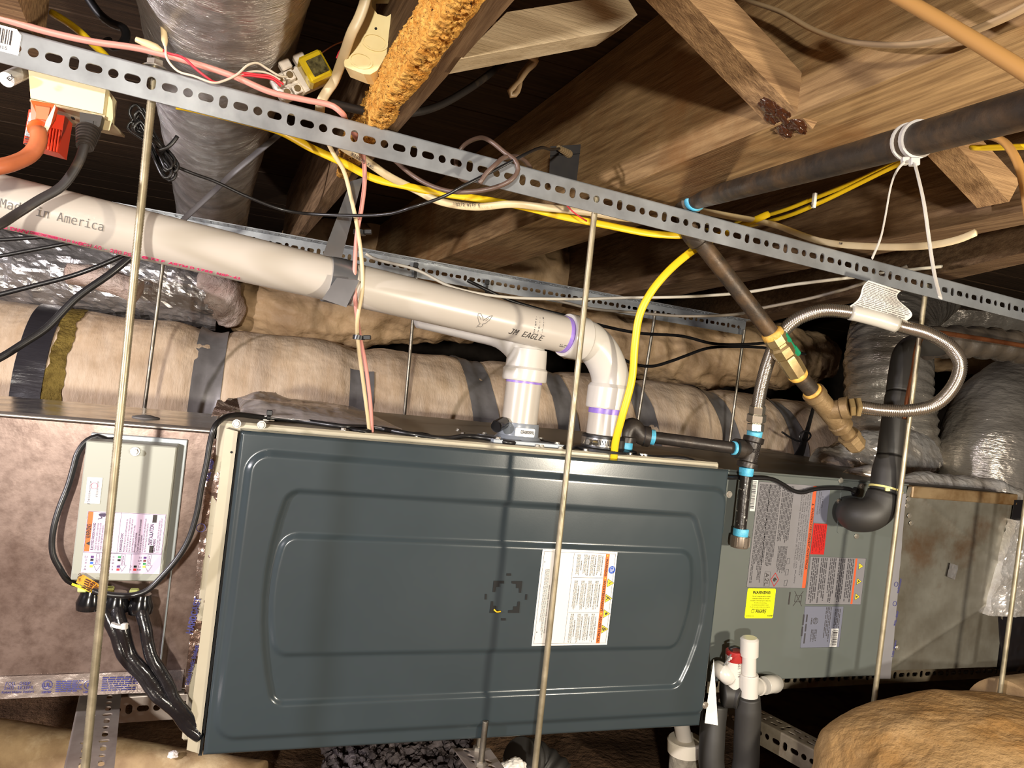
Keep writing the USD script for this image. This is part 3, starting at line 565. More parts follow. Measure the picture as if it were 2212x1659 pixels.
# white plastic corner strip hanging at the door's lower right
mat('plastic_white', rgb(234, 230, 222), .4)
fur.add('plastic_strip', hull([PY(x, y, FY + .004 + k * .004) for x, y in ((1542, 1424), (1543, 1498), (1551, 1567), (1522, 1562), (1530, 1500)) for k in (0, 1)]), M['plastic_white'], 20, 'white plastic edge strip')

# ------------------------------------------------------------------ return plenum on the left
ple = Thing('return_plenum', 'pinkish galvanised sheet-metal plenum box left of the furnace', 'duct box')
PYF = FY + .055; fp = front(PYF)
xr_ = X0 - .033; zt_, zb_ = .634, .272; xl_ = -.62
pk = ple.add('box', box(xl_, xr_, PYF, PYF + .31, zb_, zt_, .002), M['galv_plenum'], 20)
ple.add('top_panel', box(xl_ + .004, xr_ - .004, PYF + .004, PYF + .306, zt_, zt_ + .0015, .0004), M['galv_bright'], 20)
ple.add('top_flange', box(xl_, xr_ - .004, PYF - .004, PYF + .03, zt_, zt_ + .0035, .001), M['galv'], 20)
ple.add('seam', box(fp.px(399, 960)[0], fp.px(403, 960)[0], PYF - .004, PYF, zb_ + .02, .612, .001), M['flange_grey'], 20)
# printed foil tape along the bottom edge
def tape_strip(T, y, a, b, c, d, m, nm, label, amp=.0015, under=None, seed=0, nu=90, nv=14):
    P_ = [PY(*q, y) for q in (a, b, c, d)]
    return T.add(nm, quad(*P_, nu, nv, lambda p: amp * (ridged(p, 30, 3, seed) - .4) + amp * (ridged(p, 9, 2, seed + 1) - .5), .0006), m, 40, label, under)
tape_strip(ple, PYF - .0025, (-60, 1512), (392, 1492), (398, 1446), (-60, 1464), M['foil_tape'], 'foil_tape', 'printed foil tape along the lower edge', .002)
tpl = front(PYF - .0045)
def ptext(pl, t, h, x, y, width=None, ang=0.0, **k): u, v = pl.px(x, y); return tf(text_at(t, h, 0, 0, 0, width, **k), u, v, ang)
wpx = lambda pl, a, b: float(np.hypot(*(np.array(pl.px(*a)) - np.array(pl.px(*b)))))
tang = math.degrees(math.atan2(tpl.px(300, 1478)[1] - tpl.px(10, 1478)[1], tpl.px(300, 1478)[0] - tpl.px(10, 1478)[0])); print('tang', tang)
tx = [ptext(tpl, 'FOIL-GRIP', .0042, 11, 1481, wpx(tpl, (11, 1482), (64, 1482)), 0), ptext(tpl, '1403-181BFX', .0042, 7, 1490, wpx(tpl, (7, 1491), (70, 1491)), 0), ptext(tpl, 'Rolled Mastic Sealant', .0028, 3, 1498, wpx(tpl, (3, 1498), (72, 1498)), 0)]
for x in (102, 192):
    u, v_ = tpl.px(x, 1480); tx += [outline(Point(u, v_).buffer(.0062), .0008), text_at('UL' if x < 150 else 'R', .0052, u, v_, center=True, bold=True), text_at('LISTED', .0024, u, v_ - .0092, width=.011, center=True, bold=True)]
ple.add('lettering', tpl.flat(unary_union(tx), 0, .0004), M['print_blue'], 20)
for q_ in (tf(fine_print(.032, .016, 6, 3), *tpl.px(122, 1470), 0), tf(fine_print(.044, .02, 7, 5), *tpl.px(222, 1462), 0)): ple.add('fine_print', tpl.flat(q_, 0, .0003), M['print_blue'], 20)
# crinkled foil tape joining plenum and furnace (vertical)
tape_strip(ple, FY + .035, (428, 1500), (398, 1500), (452, 950), (492, 944), mat('foil_tape_dark', rgb(176, 160, 156), .22, .8, rgb(120, 96, 84), scale=14, bump=.7, bscale=40, bdist=.004), 'foil_tape', 'printed foil tape strip beside the furnace edge', .005, seed=8, nu=20, nv=160)
vt = front(FY + .0295); vp = lambda t, x, y, h, w: ptext(vt, t, h, x, y, w, 83, bold=True)
ple.add('lettering', vt.flat(unary_union([vp('FOIL-GRIP', 451, 1040, .005, .03), vp('HARDCAST', 415, 1370, .008, .05), vp('Rolled Mastic Sealant', 408, 1480, .005, .055), outline(Point(vt.px(434, 1140)).buffer(.006), .0009)]), 0, .0004), M['print_blue'], 20)
ple.add('foil_scrap', quad(PZ(455, 905, zt_ + .012), PZ(540, 905, zt_ + .012), PZ(520, 866, zt_ + .02), PZ(468, 872, zt_ + .026), 40, 24, lambda p: .02 * (ridged(p, 16, 3, 4) - .5), .001), M['fiberglass'], 40, 'loose torn tape and fibre on the corner')
rb = random.Random(8)
sc = [fp.px(*q) for q in ((345, 1128), (120, 1400), (60, 1290), (390, 1180), (300, 1330))]
ple.add('rod_stub', cat(lathe(PZ(315, 905, zt_), (0, 0, 1), [(0, .02), (.003, .019), (.006, .006)], 18)), M['print_grey'], 30, 'dark sealant blob at rod hole')

# ------------------------------------------------------------------ control box on the plenum
cbx = Thing('control_box', 'light grey wiring control box with lilac wiring label on the plenum', 'electrical box')
CY = PYF - .046; cf = front(CY)
q4 = [cf.px(*p) for p in ((190, 955), (386, 963), (345, 1258), (148, 1252))]
cx0, cx1 = (q4[0][0] + q4[3][0]) / 2, (q4[1][0] + q4[2][0]) / 2; cz1, cz0 = (q4[0][1] + q4[1][1]) / 2, (q4[2][1] + q4[3][1]) / 2; print('cbox', cx0, cx1, cz0, cz1, q4)
cbx.add('cover', box(cx0, cx1, CY, CY + .044, cz0, cz1, .0015), M['box_grey'], 20)
cbx.add('back_plate', box(cx0 - .002, cx1 + .010, CY + .040, PYF, cz0 + .004, cz1 + .006, .001), M['flange_grey'], 20)
p = cf.at(*cf.px(292, 975)); cbx.add('screw', cat(cyl(p, p + A(0, -.0015, 0), .0062, 24, .0004), hexnut(p + A(0, -.001, 0), p + A(0, -.005, 0), .0042)), M['screw_zinc'], 30)
CP = lambda a, b: cf.px(150 + a / 8.296, 1080 + b / 8.296)
mat('label_lilac', rgb(214, 196, 218), .5); mat('print_dark', rgb(66, 52, 80), .6)
a_, b_ = CP(150, 185), CP(1640, 1320); lx0, lx1 = cx0 + .011, cx1 - .0035; lz1 = CP(700, 215)[1]; lz0 = CP(700, 1310)[1]
lk = cbx.add('wiring_label', cf.flat(sbox(lx0, lz0, lx1, lz1), .0002, .0005), M['label_lilac'], 20, 'lilac wiring sticker')
add = lambda nm, sh, m, lo=.0005, hi=.0007: cbx.add(nm, cf.flat(sh, lo, hi), m, 20, under=lk)
Wl, Hl = lx1 - lx0, lz1 - lz0; X_ = lambda f: lx0 + f * Wl; Z_ = lambda f: lz1 - f * Hl
zm = .66
add('orange_band', sbox(X_(.01), Z_(zm - .01), X_(.07), Z_(.005)), M['label_orange'])
up = lambda t, x, z, h, w, **k: tf(text_at(t, h, 0, 0, 0, w * 9.6 * Hl, **k), X_(x), Z_(z), 90)
add('lettering', unary_union([up('WARNING', .062, .44, .0046, .024, bold=True), Polygon([(X_(.02), Z_(.52)), (X_(.07), Z_(.555)), (X_(.07), Z_(.485))])]), M['print_black'], .0007, .0009)
add('lettering', unary_union([up('ELECTRIC SHOCK HAZARD', .115, .63, .0026, .046, bold=True), up('DANGER DE CHOC', .475, .645, .0026, .032, bold=True), up('INSTALLATION', .855, .52, .0042, .036, bold=True), up('FIELD WIRING', .90, .65, .0026, .024, bold=True),
    up('Failure to follow safety warnings', .155, .63, .0021, .046), up('exactly or improper servicing could', .187, .63, .0021, .046), up('result in dangerous operation,', .219, .63, .0021, .043), up('serious injury, death or property', .25, .63, .0021, .046), up('damage.', .28, .63, .0021, .012),
    up('Negliger de suivre les avertissements de', .515, .645, .0021, .056), up('securite a la lettre ou un mauvais service', .55, .645, .0021, .058), up('peut resulter en un mauvais service', .583, .645, .0021, .056), up('graves blessures, la mort ou des', .617, .645, .0021, .046), up('dommages a la propriete.', .65, .645, .0021, .034),
    up('Couper l alimentation electrique de proceder', .69, .645, .0021, .057), up('au service de l appareil.', .722, .645, .0021, .03), up('Lors du service des controles, etiquetez tous', .753, .645, .0021, .058), up('les fils electriques. Raccordez les fils', .785, .645, .0021, .05),
    up('1. Use only copper conductors at connections', .935, .65, .0021, .056), up('2. Connect each lead to one side of supply circuit', .962, .65, .0021, .06)]), M['print_dark'])
for q_ in (sbox(X_(.83), Z_(zm - .01), X_(.885), Z_(zm - .13)), sbox(X_(.83), Z_(.145), X_(.885), Z_(.015))): add('black_bar', q_, M['print_black'])
add('ruled_lines', unary_union([sbox(X_(0), Z_(zm + .015), X_(1), Z_(zm + .01)), sbox(X_(.42), Z_(zm), X_(.4225), Z_(0)), outline(sbox(X_(.004), Z_(zm), X_(.996), Z_(.004)), .0003), sbox(X_(.26), Z_(.99), X_(.2625), Z_(zm + .015)), sbox(X_(.61), Z_(.99), X_(.6125), Z_(zm + .015))]), M['print_dark'])
ar = []
for xx in (.19, .51, .845):
    o = Polygon([(X_(xx - .022), Z_(.68)), (X_(xx + .022), Z_(.68)), (X_(xx + .022), Z_(.86)), (X_(xx + .05), Z_(.86)), (X_(xx), Z_(.97)), (X_(xx - .05), Z_(.86)), (X_(xx - .022), Z_(.86))]); ar.append(outline(o, .0003))
ar += [tf(text_at(t, .0022, 0, 0, 0, w * Hl), X_(x + .008), Z_(.87), 90) for t, x, w in (('to ODU', .19, .10), ('to thermostat', .51, .16), ('to gas furnace', .845, .165))]
hand = unary_union([Polygon([(X_(a), Z_(b)) for a, b in ((.15, .03), (.22, .02), (.24, .05), (.21, .085), (.15, .07), (.135, .05))]), LineString([(X_(.17), Z_(.08)), (X_(.185), Z_(.10)), (X_(.14), Z_(.12))]).buffer(.0005)])
add('lettering', unary_union(ar), M['print_dark']); add('shock_symbol', hand, M['print_dark'])
sw = dict(purple=rgb(78, 30, 110), black=rgb(20, 20, 22), blue=rgb(30, 96, 200), yellow=rgb(236, 224, 70), white=rgb(232, 226, 236), red=rgb(216, 52, 60), green=rgb(48, 140, 80), brown=rgb(110, 36, 44))
for k, c in sw.items(): mat('swatch_' + k, c, .5)
nm_ = []
for xx, tx_, rows in ((.10, .045, (('Y2', 'purple', .72), ('C', 'black', .77), ('B', 'blue', .82), ('Y', 'yellow', .875), ('W', 'white', .925))), (.44, .385, (('G', 'green', .715), ('C', 'black', .765), ('W', 'white', .815), ('Y', 'purple', .87), ('R', 'red', .92))),
                      (.77, .728, (('Y2', 'purple', .715), ('W2', 'brown', .765), ('G', 'green', .815), ('Y1', 'yellow', .865), ('W1', 'white', .915))), (.655, .615, (('C', 'black', .865), ('R', 'red', .915)))):
    for t, c, z in rows:
        add('color_swatch', outline(sbox(X_(xx) - .0003, Z_(z + .035) - .0003, X_(xx + .038) + .0003, Z_(z) + .0003), .0004) if False else sbox(X_(xx), Z_(z + .035), X_(xx + .038), Z_(z)), M['swatch_' + c])
        nm_.append(tf(text_at(t, .0022, 0, 0, center=True), X_(tx_), Z_(z + .018), 180))
add('lettering', unary_union(nm_), M['print_dark'])
a_, b_ = cf.px(187, 1030), cf.px(205, 1088); sk = cbx.add('serial_sticker', cf.flat(sbox(cx0 + .006, b_[1], cx0 + .0235, a_[1]), .0002, .0005), M['label_white'], 20, 'small white sticker with red circle')
cc = (cx0 + .015, (a_[1] + b_[1]) / 2 + .006)
cbx.add('lettering', cf.flat(unary_union([tf(text_at('E17H49012', .002, 0, 0, 0, .02), cx0 + .018, a_[1] - .005, -90), tf(text_at('A70016003813', .002, 0, 0, 0, .03), cx0 + .0095, a_[1] - .005, -90)]), .0005, .0007), M['print_dark'], 20, under=sk)
cbx.add('red_circle', cf.flat(outline(Point(cc).buffer(.004), .0004), .0005, .0007), M['print_pink'], 20, under=sk)
# ------------------------------------------------------------------ evaporator coil cabinet right of the furnace
coil = Thing('coil_cabinet', 'light grey evaporator coil cabinet covered in stickers right of the furnace', 'cabinet')
KY = 1.12; ck = front(KY)
kx0, kx1, kz0, kz1 = X1 + .008, ck.px(1938, 1250)[0], .2535, .6385
coil.add('body', box(kx0, kx1, KY, 1.60, kz0, kz1, .002), M['cabinet_grey'], 20)
coil.add('top_flange', box(kx0, kx1, KY - .003, KY + .02, kz1, kz1 + .003, .001), M['cabinet_grey'], 20)
a_, b_ = ck.px(1819, 1042), ck.px(1810, 1152)
coil.add('line_plate', ck.flat(rrect(a_[0], b_[1], kx1 - .012, a_[1], .006), .0, .0016), M['cabinet_grey'], 20)
for x, y in ((1861, 1050), (1812, 1083), (1850, 1158), (1816, 1038)):
    coil.add('screw', screw(PY(x, y, KY - .0012), (0, -1, 0), .0042), M['screw_zinc'], 30)
mat('label_grey', rgb(122, 120, 123), .5); mat('label_blue_grey', rgb(108, 110, 124), .5); mat('label_red', rgb(176, 28, 24), .5); mat('label_neon', rgb(220, 224, 20), .5); mat('print_dim', rgb(62, 60, 64), .6); mat('label_orange_red', rgb(206, 88, 48), .5)
def fl(nm, sh, m, lo=.0, hi=.0004, under=None, label=None): return coil.add(nm, ck.flat(sh, lo, hi), m, 20, label, under)
def rect(x0, y0, x1, y1):   # upright rectangle on the cabinet front from the pixel of two opposite corners (mean of both edges)
    a, b = ck.px(x0, y0), ck.px(x1, y1); return a[0], b[1], b[0], a[1]
def Rl(tl, tr, br, bl): p = [ck.px(*q) for q in (tl, tr, br, bl)]; return (p[0][0] + p[3][0]) / 2, (p[2][1] + p[3][1]) / 2, (p[1][0] + p[2][0]) / 2, (p[0][1] + p[1][1]) / 2
dn = lambda t, x, z, h, w=None, **k: tf(text_at(t, h, 0, 0, 0, w, **k), x, z, -90)
# main grey warning label
x0, z0, x1, z1 = Rl((1637, 1037), (1763, 1052), (1741, 1272), (1614, 1267))
k1 = fl('warning_label', rrect(x0, z0, x1, z1, .003), M['label_grey'], label='large grey warning sticker')
fl('border', outline(rrect(x0, z0, x1, z1, .003), .0004), M['print_dim'], .0004, .0006, k1)
fl('orange_band', sbox(x1 - .0085, z0 + .0006, x1 - .0006, z1 - .0006), M['label_orange_red'], .0004, .0006, k1)
fl('lettering', unary_union([dn('WARNING/AVERTISSEMENT/ADVERTENCIA', x1 - .0066, z1 - .042, .0046, .118, bold=True), Polygon([(x1 - .007, z1 - .034), (x1 - .002, z1 - .036), (x1 - .007, z1 - .038)])]), M['print_brown'], .0006, .0008, k1)
Wk, Hk = x1 - x0, z1 - z0
body = ['FOR USE ONLY WITH THE REFRIGERANT SHOWN ON THIS LABEL', 'RISK OF FIRE - REFER TO THE INSTRUCTIONS BEFORE SERVICE', 'NOT TO BE INSTALLED WITHOUT DETECTION', 'A USER MUST NOT PIERCE OR BURN', 'THE APPLIANCE SHALL BE INSTALLED IN THE FACTORY']
tx = [dn(t, x1 - .0145 - .0050 * k, z1 - .006 - .012 * (k % 2), .0026, Hk * (.86 - .08 * (k % 3))) for k, t in enumerate(body)]
fl('lettering', unary_union(tx), M['print_dim'], .0004, .0006, k1)
for j, (q, s0, s1, rows, dw) in enumerate(((.42, .02, .58, 8, .2), (.42, .60, .86, 8, .16), (.64, .02, .8, 9, .2), (.82, .02, .96, 8, .18))):
    fl('fine_print', tf(fine_print(Hk * (s1 - s0), dw * Wk, rows, 40 + j, size=.5), x1 - q * Wk + .03 * Wk, z1 - s0 * Hk, -90), M['print_dim'], .0004, .0006, k1, )
ax, az = ck.px(1664, 1236)
fl('lettering', unary_union([dn('A2L', ck.px(1653, 1239)[0], ck.px(1655, 1237)[1], .0085, .024), outline(sbox(ck.px(1650, 1250)[0], z0 + .002, ck.px(1663, 1250)[0], ck.px(1655, 1235)[1]), .0003)]), M['print_black'], .0006, .0008, k1)
u, v_ = ck.px(1673, 1252); dia = Polygon([(u + .0095, v_), (u, v_ + .0135), (u - .0095, v_), (u, v_ - .0135)])
fl('flame_diamond', outline(dia, .0011), M['label_red'], .0006, .0008, k1); fl('flame_symbol', flame(u, v_, .0032), M['print_black'], .0006, .0008, k1)
for yy in (1212, 1236, 1259):
    u, v_ = ck.px(1702 - (yy - 1212) * .12, yy); fl('manual_symbol', outline(Polygon([(u - .003, v_ + .005), (u + .004, v_ + .006), (u + .0035, v_ - .005), (u - .0035, v_ - .006)]), .0006), M['print_dim'], .0006, .0008, k1)
# barcode, lilac sticker, red sticker
x0, z0, x1, z1 = Rl((1626, 1036), (1637, 1037), (1630, 1104), (1619, 1104)); kb = fl('barcode_sticker', sbox(x0, z0, x1, z1), M['label_white'], .0004, .0008, label='white barcode sticker'); rb = random.Random(2)
bars, z = [], z1 - .003
while z > z0 + .004: w = rb.choice([.0006, .001, .0016]); bars.append(sbox(x0, z - w, x1 - .003, z)); z -= w + rb.choice([.0008, .0014])
fl('bars', unary_union(bars), M['print_dim'], .0008, .001, kb, )
x0, z0, x1, z1 = Rl((1764, 1052), (1792, 1055), (1786, 1130), (1757, 1129)); kl = fl('refrigerant_sticker', sbox(x0, z0, x1, z1), M['label_blue_grey'], label='pale lilac sticker')
fl('lettering', unary_union([dn('HFC', x0 + .015, z1 - .016, .0026, .022), dn('Refrigerant Piston', x0 + .0105, z1 - .008, .0026, .042), dn('Refrigerant Evaporator', x0 + .006, z1 - .006, .0026, .046)]), M['print_dim'], .0004, .0006, kl)
x0, z0, x1, z1 = Rl((1757, 1130), (1786, 1132), (1780, 1198), (1751, 1197)); kr = fl('red_sticker', sbox(x0, z0, x1, z1), M['label_red'], label='plain red sticker')
mat('print_maroon', rgb(120, 16, 14), .5); fl('fine_print', tf(fine_print(z1 - z0 - .006, x1 - x0 - .004, 7, 77, size=.4), x1 - .002, z1 - .003, -90), M['print_maroon'], .0004, .0006, kr)
# second warning label
x0, z0, x1, z1 = Rl((1750, 1200), (1870, 1208), (1859, 1307), (1740, 1304)); k2 = fl('warning_label', sbox(x0, z0, x1, z1), M['label_grey'], label='grey warning sticker with three yellow triangles'); W2, H2 = x1 - x0, z1 - z0
fl('border', outline(sbox(x0, z0, x1, z1), .0004), M['print_dim'], .0004, .0006, k2)
bx = x1 - .158 * W2; fl('orange_band', sbox(bx - .0046, z0 + .001, bx, z1 - .001), M['label_orange_red'], .0004, .0006, k2)
for k in range(3):
    u, v_ = x1 - .088 * W2, z1 - H2 * (.17 + .33 * k); h = fl('hazard_triangle', tri(u, v_, .0074), M['print_black'], .0004, .0006, k2); fl('hazard_triangle', tri(u - .0001, v_, .0062), M['label_yellow'], .0006, .0008, k2)
    fl('hazard_pictogram', (bolt(u - .001, v_, .0015), unary_union([Point(u + .001, v_).buffer(.001), LineString([(u, v_), (u - .003, v_ - .002)]).buffer(.0007), LineString([(u - .001, v_ + .0026), (u - .001, v_)]).buffer(.0006)]), flame(u - .0008, v_, .0016))[k], M['print_black'], .0008, .001, k2)
for j, q in enumerate((.24, .40, .56, .72, .87)):
    fl('fine_print', tf(fine_print(H2 * .95, W2 * .125, 4, 60 + j, size=.55), x1 - (q - .03) * W2, z1 - .02 * H2, -90), M['print_dim'], .0004, .0006, k2)
# rating plate
x0, z0, x1, z1 = Rl((1739, 1308), (1821, 1311), (1813, 1399), (1728, 1398)); k3 = fl('rating_plate', sbox(x0, z0, x1, z1), M['label_blue_grey'], label='blue-grey rating sticker'); W3, H3 = x1 - x0, z1 - z0
fl('border', outline(sbox(x0, z0, x1, z1), .0003), M['print_dim'], .0004, .0006, k3)
u, v_ = ck.px(1761, 1341); fl('listing_mark', unary_union([outline(Point(u, v_).buffer(.0062), .0009), dn('ETL', u - .0022, v_ + .0048, .0044, .0092, bold=True)]), M['print_black'], .0004, .0006, k3)
fl('lettering', dn('Intertek', u - .0105, v_ + .006, .0024, .013, bold=True), M['print_black'], .0004, .0006, k3)
for j, (q, s, l, rows) in enumerate(((.06, .06, .5, 4), (.30, .02, .9, 4), (.88, .2, .7, 2), (.62, .56, .3, 5))): fl('fine_print', tf(fine_print(H3 * l, W3 * .16, rows, 80 + j, size=.45), x1 - q * W3, z1 - s * H3, -90), M['print_dim'], .0004, .0006, k3)
x0, z0, x1, z1 = Rl((1796, 1357), (1811, 1358), (1806, 1397), (1791, 1397)); kb = fl('barcode_sticker', sbox(x0, z0, x1, z1), M['label_white'], .0006, .001, label='small white barcode sticker'); bars, z = [], z1 - .003
while z > z0 + .004: w = rb.choice([.0006, .001, .0016]); bars.append(sbox(x0 + .005, z - w, x1 - .0016, z)); z -= w + rb.choice([.0007, .0011])
fl('bars', unary_union(bars + [dn('24A6012905', x0 + .0012, z1 - .004, .0024, z1 - z0 - .008)]), M['print_black'], .001, .0012, kb)
# yellow warning sticker
x0, z0, x1, z1 = Rl((1615, 1270), (1676, 1272), (1669, 1336), (1608, 1335)); ky = fl('yellow_sticker', rrect(x0, z0, x1, z1, .0035), M['label_neon'], label='bright yellow warning sticker'); Wy, Hy = x1 - x0, z1 - z0; ym = (x0 + x1) / 2
rows = ['This unit is equipped with an Asurity', 'Condensate overflow shut-off switch', 'installed on the drain pan or drain line.', 'If unit is not operating,', 'lift switch/cap assembly to reset.', 'If unit runs, drain needs to be cleared.', 'Clean and test every 180 days.']
fl('lettering', unary_union([text_at('WARNING', .0052, ym, z1 - .0075, 0, Wy * .62, center=True, bold=True)] + [text_at(t, .0018, ym, z1 - .0148 - .0040 * k, 0, min(.85 * Wy, .00112 * len(t)), center=True) for k, t in enumerate(rows)] +
   [text_at('Asurity', .0054, ym + .003, z0 + .0135, 0, Wy * .37, center=True, bold=True), outline(Point(ym - .0155, z0 + .0135).buffer(.0034), .0006), text_at('asurityinsure.com', .0015, x0 + .002, z0 + .004, 0, .018), text_at('inventa', .0018, x1 - .013, z0 + .004, 0, .009, bold=True), Polygon([(x1 - .0035, z0 + .0062), (x1 - .001, z0 + .005), (x1 - .0035, z0 + .0035)])]), mat('print_olive', rgb(52, 50, 12), .5), .0004, .0006, ky)
# crossed-out bin
u, v_ = ck.px(1705, 1292); fl('disposal_mark', sbox(u - .0016, v_ - .012, u + .0016, v_ + .0115), M['print_black'])
u, v_ = ck.px(1724, 1293)
fl('disposal_mark', unary_union([outline(Polygon([(u - .008, v_ + .006), (u + .008, v_ + .007), (u + .008, v_ - .006), (u - .008, v_ - .007)]), .0009)] + [LineString([(u - .010, v_ + s * .014), (u + .010, v_ - s * .014)]).buffer(.0005) for s in (1, -1)] + [outline(Point(u + .006, v_ - .006).buffer(.002), .0006)]), M['print_black'])

# ------------------------------------------------------------------ dirty plenum at the right
pr_ = Thing('supply_plenum', 'dirty galvanised plenum box with cross-break creases at the right edge', 'duct box')
RY = 1.125; rf = front(RY)
rx0, rx1, rz0, rz1 = kx1 + .004, rf.px(2192, 1100)[0], .262, .636
def xb(p): 
    s, t = (p[..., 0] - rx0) / (rx1 + .12 - rx0), (p[..., 2] - rz0) / (rz1 - rz0); d1, d2 = np.abs(t - (1 - s * .62)), np.abs(t - s * .62)
    return .0035 * np.exp(-np.minimum(d1, d2) / .02) + .004 * (1 - np.abs(t - .5) * 2) * s + .002 * (fbm(p, 9, 2) - .5)
pr_.add('face_panel', quad((rx0, RY, rz0), (rx1, RY, rz0), (rx1, RY, rz1), (rx0, RY, rz1), 90, 90, xb, .0), M['galv_dirty'], True)
pr_.add('box', box(rx0 + .001, rx1 - .001, RY + .006, 1.95, rz0, rz1, .001), M['galv_dirty'], 20)
pr_.add('top_hem', box(rx0 + .01, rx1 - .002, RY - .006, RY + .02, rz1 - .022, rz1 + .002, .002), mat('galv_rusty', rgb(150, 128, 96), .5, .35, rgb(104, 76, 44), scale=14, rvar=.1), 20, 'rust-stained top hem')
for x, y in ((1962, 1078), (1959, 1092), (1964, 1114), (1968, 1130), (1938, 1399)): pr_.add('screw', screw(PY(x, y, RY - .002), (0, -1, 0), .004, .003), M['screw_zinc'], 30)
pr_.add('foil_patch', quad(*[PY(x, y, RY - .008) for x, y in ((2045, 1245), (2062, 1252), (2070, 1222), (2052, 1216))], 14, 14, lambda p: .003 * (ridged(p, 60, 2) - .5)), M['foil'], True)
tape_strip(pr_, RY - .007, (1900, 1466), (1923, 1466), (1957, 1066), (1941, 1066), mat('foil_tape_pale', rgb(176, 174, 178), .35, .5), 'foil_tape', 'printed foil tape strip over the joint', .0012, nu=8, nv=60, seed=3)
rt_ = front(RY - .0085); pr_.add('lettering', rt_.flat(unary_union([ptext(rt_, t, .004, x, y, w, 82, bold=True) for t, x, y, w in (('FOIL-GRIP', 1934, 1352, .03), ('1403-181BFX', 1929, 1420, .034), ('HARDCAST', 1941, 1282, .03))] + [outline(Point(rt_.px(x, y)).buffer(.005), .0008) for x, y in ((1936, 1262), (1933, 1304))]), 0, .0003), M['print_blue'], 20)
# foil tape and black wrap at its right end
one('foil_wrap', 'crinkled shiny foil tape sheet at right edge beside the dirty plenum', 'foil', quad(*[PY(x, y, RY - .01) for x, y in ((2130, 1328), (2330, 1330), (2330, 1118), (2186, 1122))], 90, 80, lambda p: .03 * (ridged(p, 13, 5, 21) - .45), .02), M['foil_bright'], False)
one('black_wrap', 'glossy black plastic wrap below the foil at lower right edge', 'plastic wrap', quad(*[PY(x, y, RY + .004) for x, y in ((2160, 1448), (2330, 1440), (2330, 1322), (2150, 1330))], 60, 50, lambda p: .02 * (ridged(p, 10, 3, 5) - .4), .12), mat('plastic_black', rgb(26, 24, 26), .2, 0, coat=.4, bump=.5, bscale=20, bdist=.006), 35)
pr_.add('black_tape', quad(*[PY(x, y, RY - .006) for x, y in ((2178, 1168), (2230, 1168), (2230, 1080), (2191, 1080))], 16, 16, lambda p: .004 * (fbm(p, 20, 2) - .5), .0008), M['plastic_black'], 30)
# foil boots on top of the plenum and coil
def boot(label, pts, R, seed, amp=.03, m='foil_bright'):
    p, s = resample(spline([PY(*q) for q in pts], 16), .0085)
    e = np.clip(np.sin(np.pi * np.linspace(0.02, .98, len(p))), 0, 1) ** .3
    return one('foil_wrap', label, 'foil', tube(p, R * e, 46, True, lambda q, th, s_: amp * (ridged(q, 16, 5, seed) - .5) + amp * .6 * (ridged(q, 6, 2, seed + 2) - .5)), M[m], False)
boot('crumpled foil collar between the coil cabinet and the tall silver duct', [(1760, 1012, 1.56), (1840, 1000, 1.56), (1900, 990, 1.55), (1960, 985, 1.55), (2010, 990, 1.55)], .062, 31, .035)
boot('crumpled foil strip along the top edge of the dirty plenum', [(1935, 1058, 1.22), (2000, 1050, 1.24), (2080, 1058, 1.24), (2150, 1064, 1.22), (2200, 1076, 1.2)], .022, 33, .022)
boot('bright crinkled foil strip on the coil cabinet top', [(1822, 1028, 1.32), (1870, 1032, 1.28), (1920, 1040, 1.26), (1950, 1050, 1.25)], .02, 35, .018)

# ------------------------------------------------------------------ threaded hanger rods
def rod(label, a, b, y, R=.0048, m='rod_zinc', thread=True, group='threaded hanger rods', nut=None, yb_=None):
    p0, p1 = PY(*a, y), PY(*b, yb_ or y); L = np.linalg.norm(p1 - p0); T = Thing('threaded_rod', label, 'rod', group)
    if thread:
        n = int(L / .0017); prof = []
        for i in range(n): prof += [(i * L / n, R), (i * L / n + L / n * .5, R * .80)]
        prof.append((L, R)); T.add('rod', lathe(p0, p1 - p0, prof, 12), M[m], True)
    else: T.add('rod', cyl(p0, p1, R, 12), M[m], True)
    d = (p1 - p0) / L
    for s in (nut or ()): T.add('nut', hexnut(p0 + d * s, p0 + d * (s + .008), .0095), M['screw_zinc'], 20); T.add('washer', cyl(p0 + d * (s + .008), p0 + d * (s + .010), .013, 20, .0005), M['screw_zinc'], 20)
    return T
rod('brassy threaded rod hanging in front of the grey control box', (337, 122), (180, 1700), fsn(327)[1] + .019, nut=(.004,), R=.0050)
rod('threaded rod hanging in front of the slate-grey furnace door', (1290, 405), (1148, 1725), fsn(1290)[1] + .019)
rod('threaded rod crossing the joint between grey coil cabinet and dirty plenum', (2003, 598), (1886, 1530), fsn(2003)[1] + .019)
rod('threaded rod at the right edge before the foil tape', (2240, 900), (2160, 1500), .985)
for lab_, a, b in (('thin back rod rising behind the plenum top at left', (362, 490), (309, 905)), ('thin back rod between the white pipe and furnace top, under the eagle pipe', (900, 600), (872, 915)), ('thin back rod behind the yellow cable right of the pipe elbow', (1416, 672), (1374, 935)), ('thin back rod at the right end of the rear slotted angle', (1608, 712), (1570, 1000))):
    rod(lab_, a, b, 1.865, .0048, 'rod_steel', True)

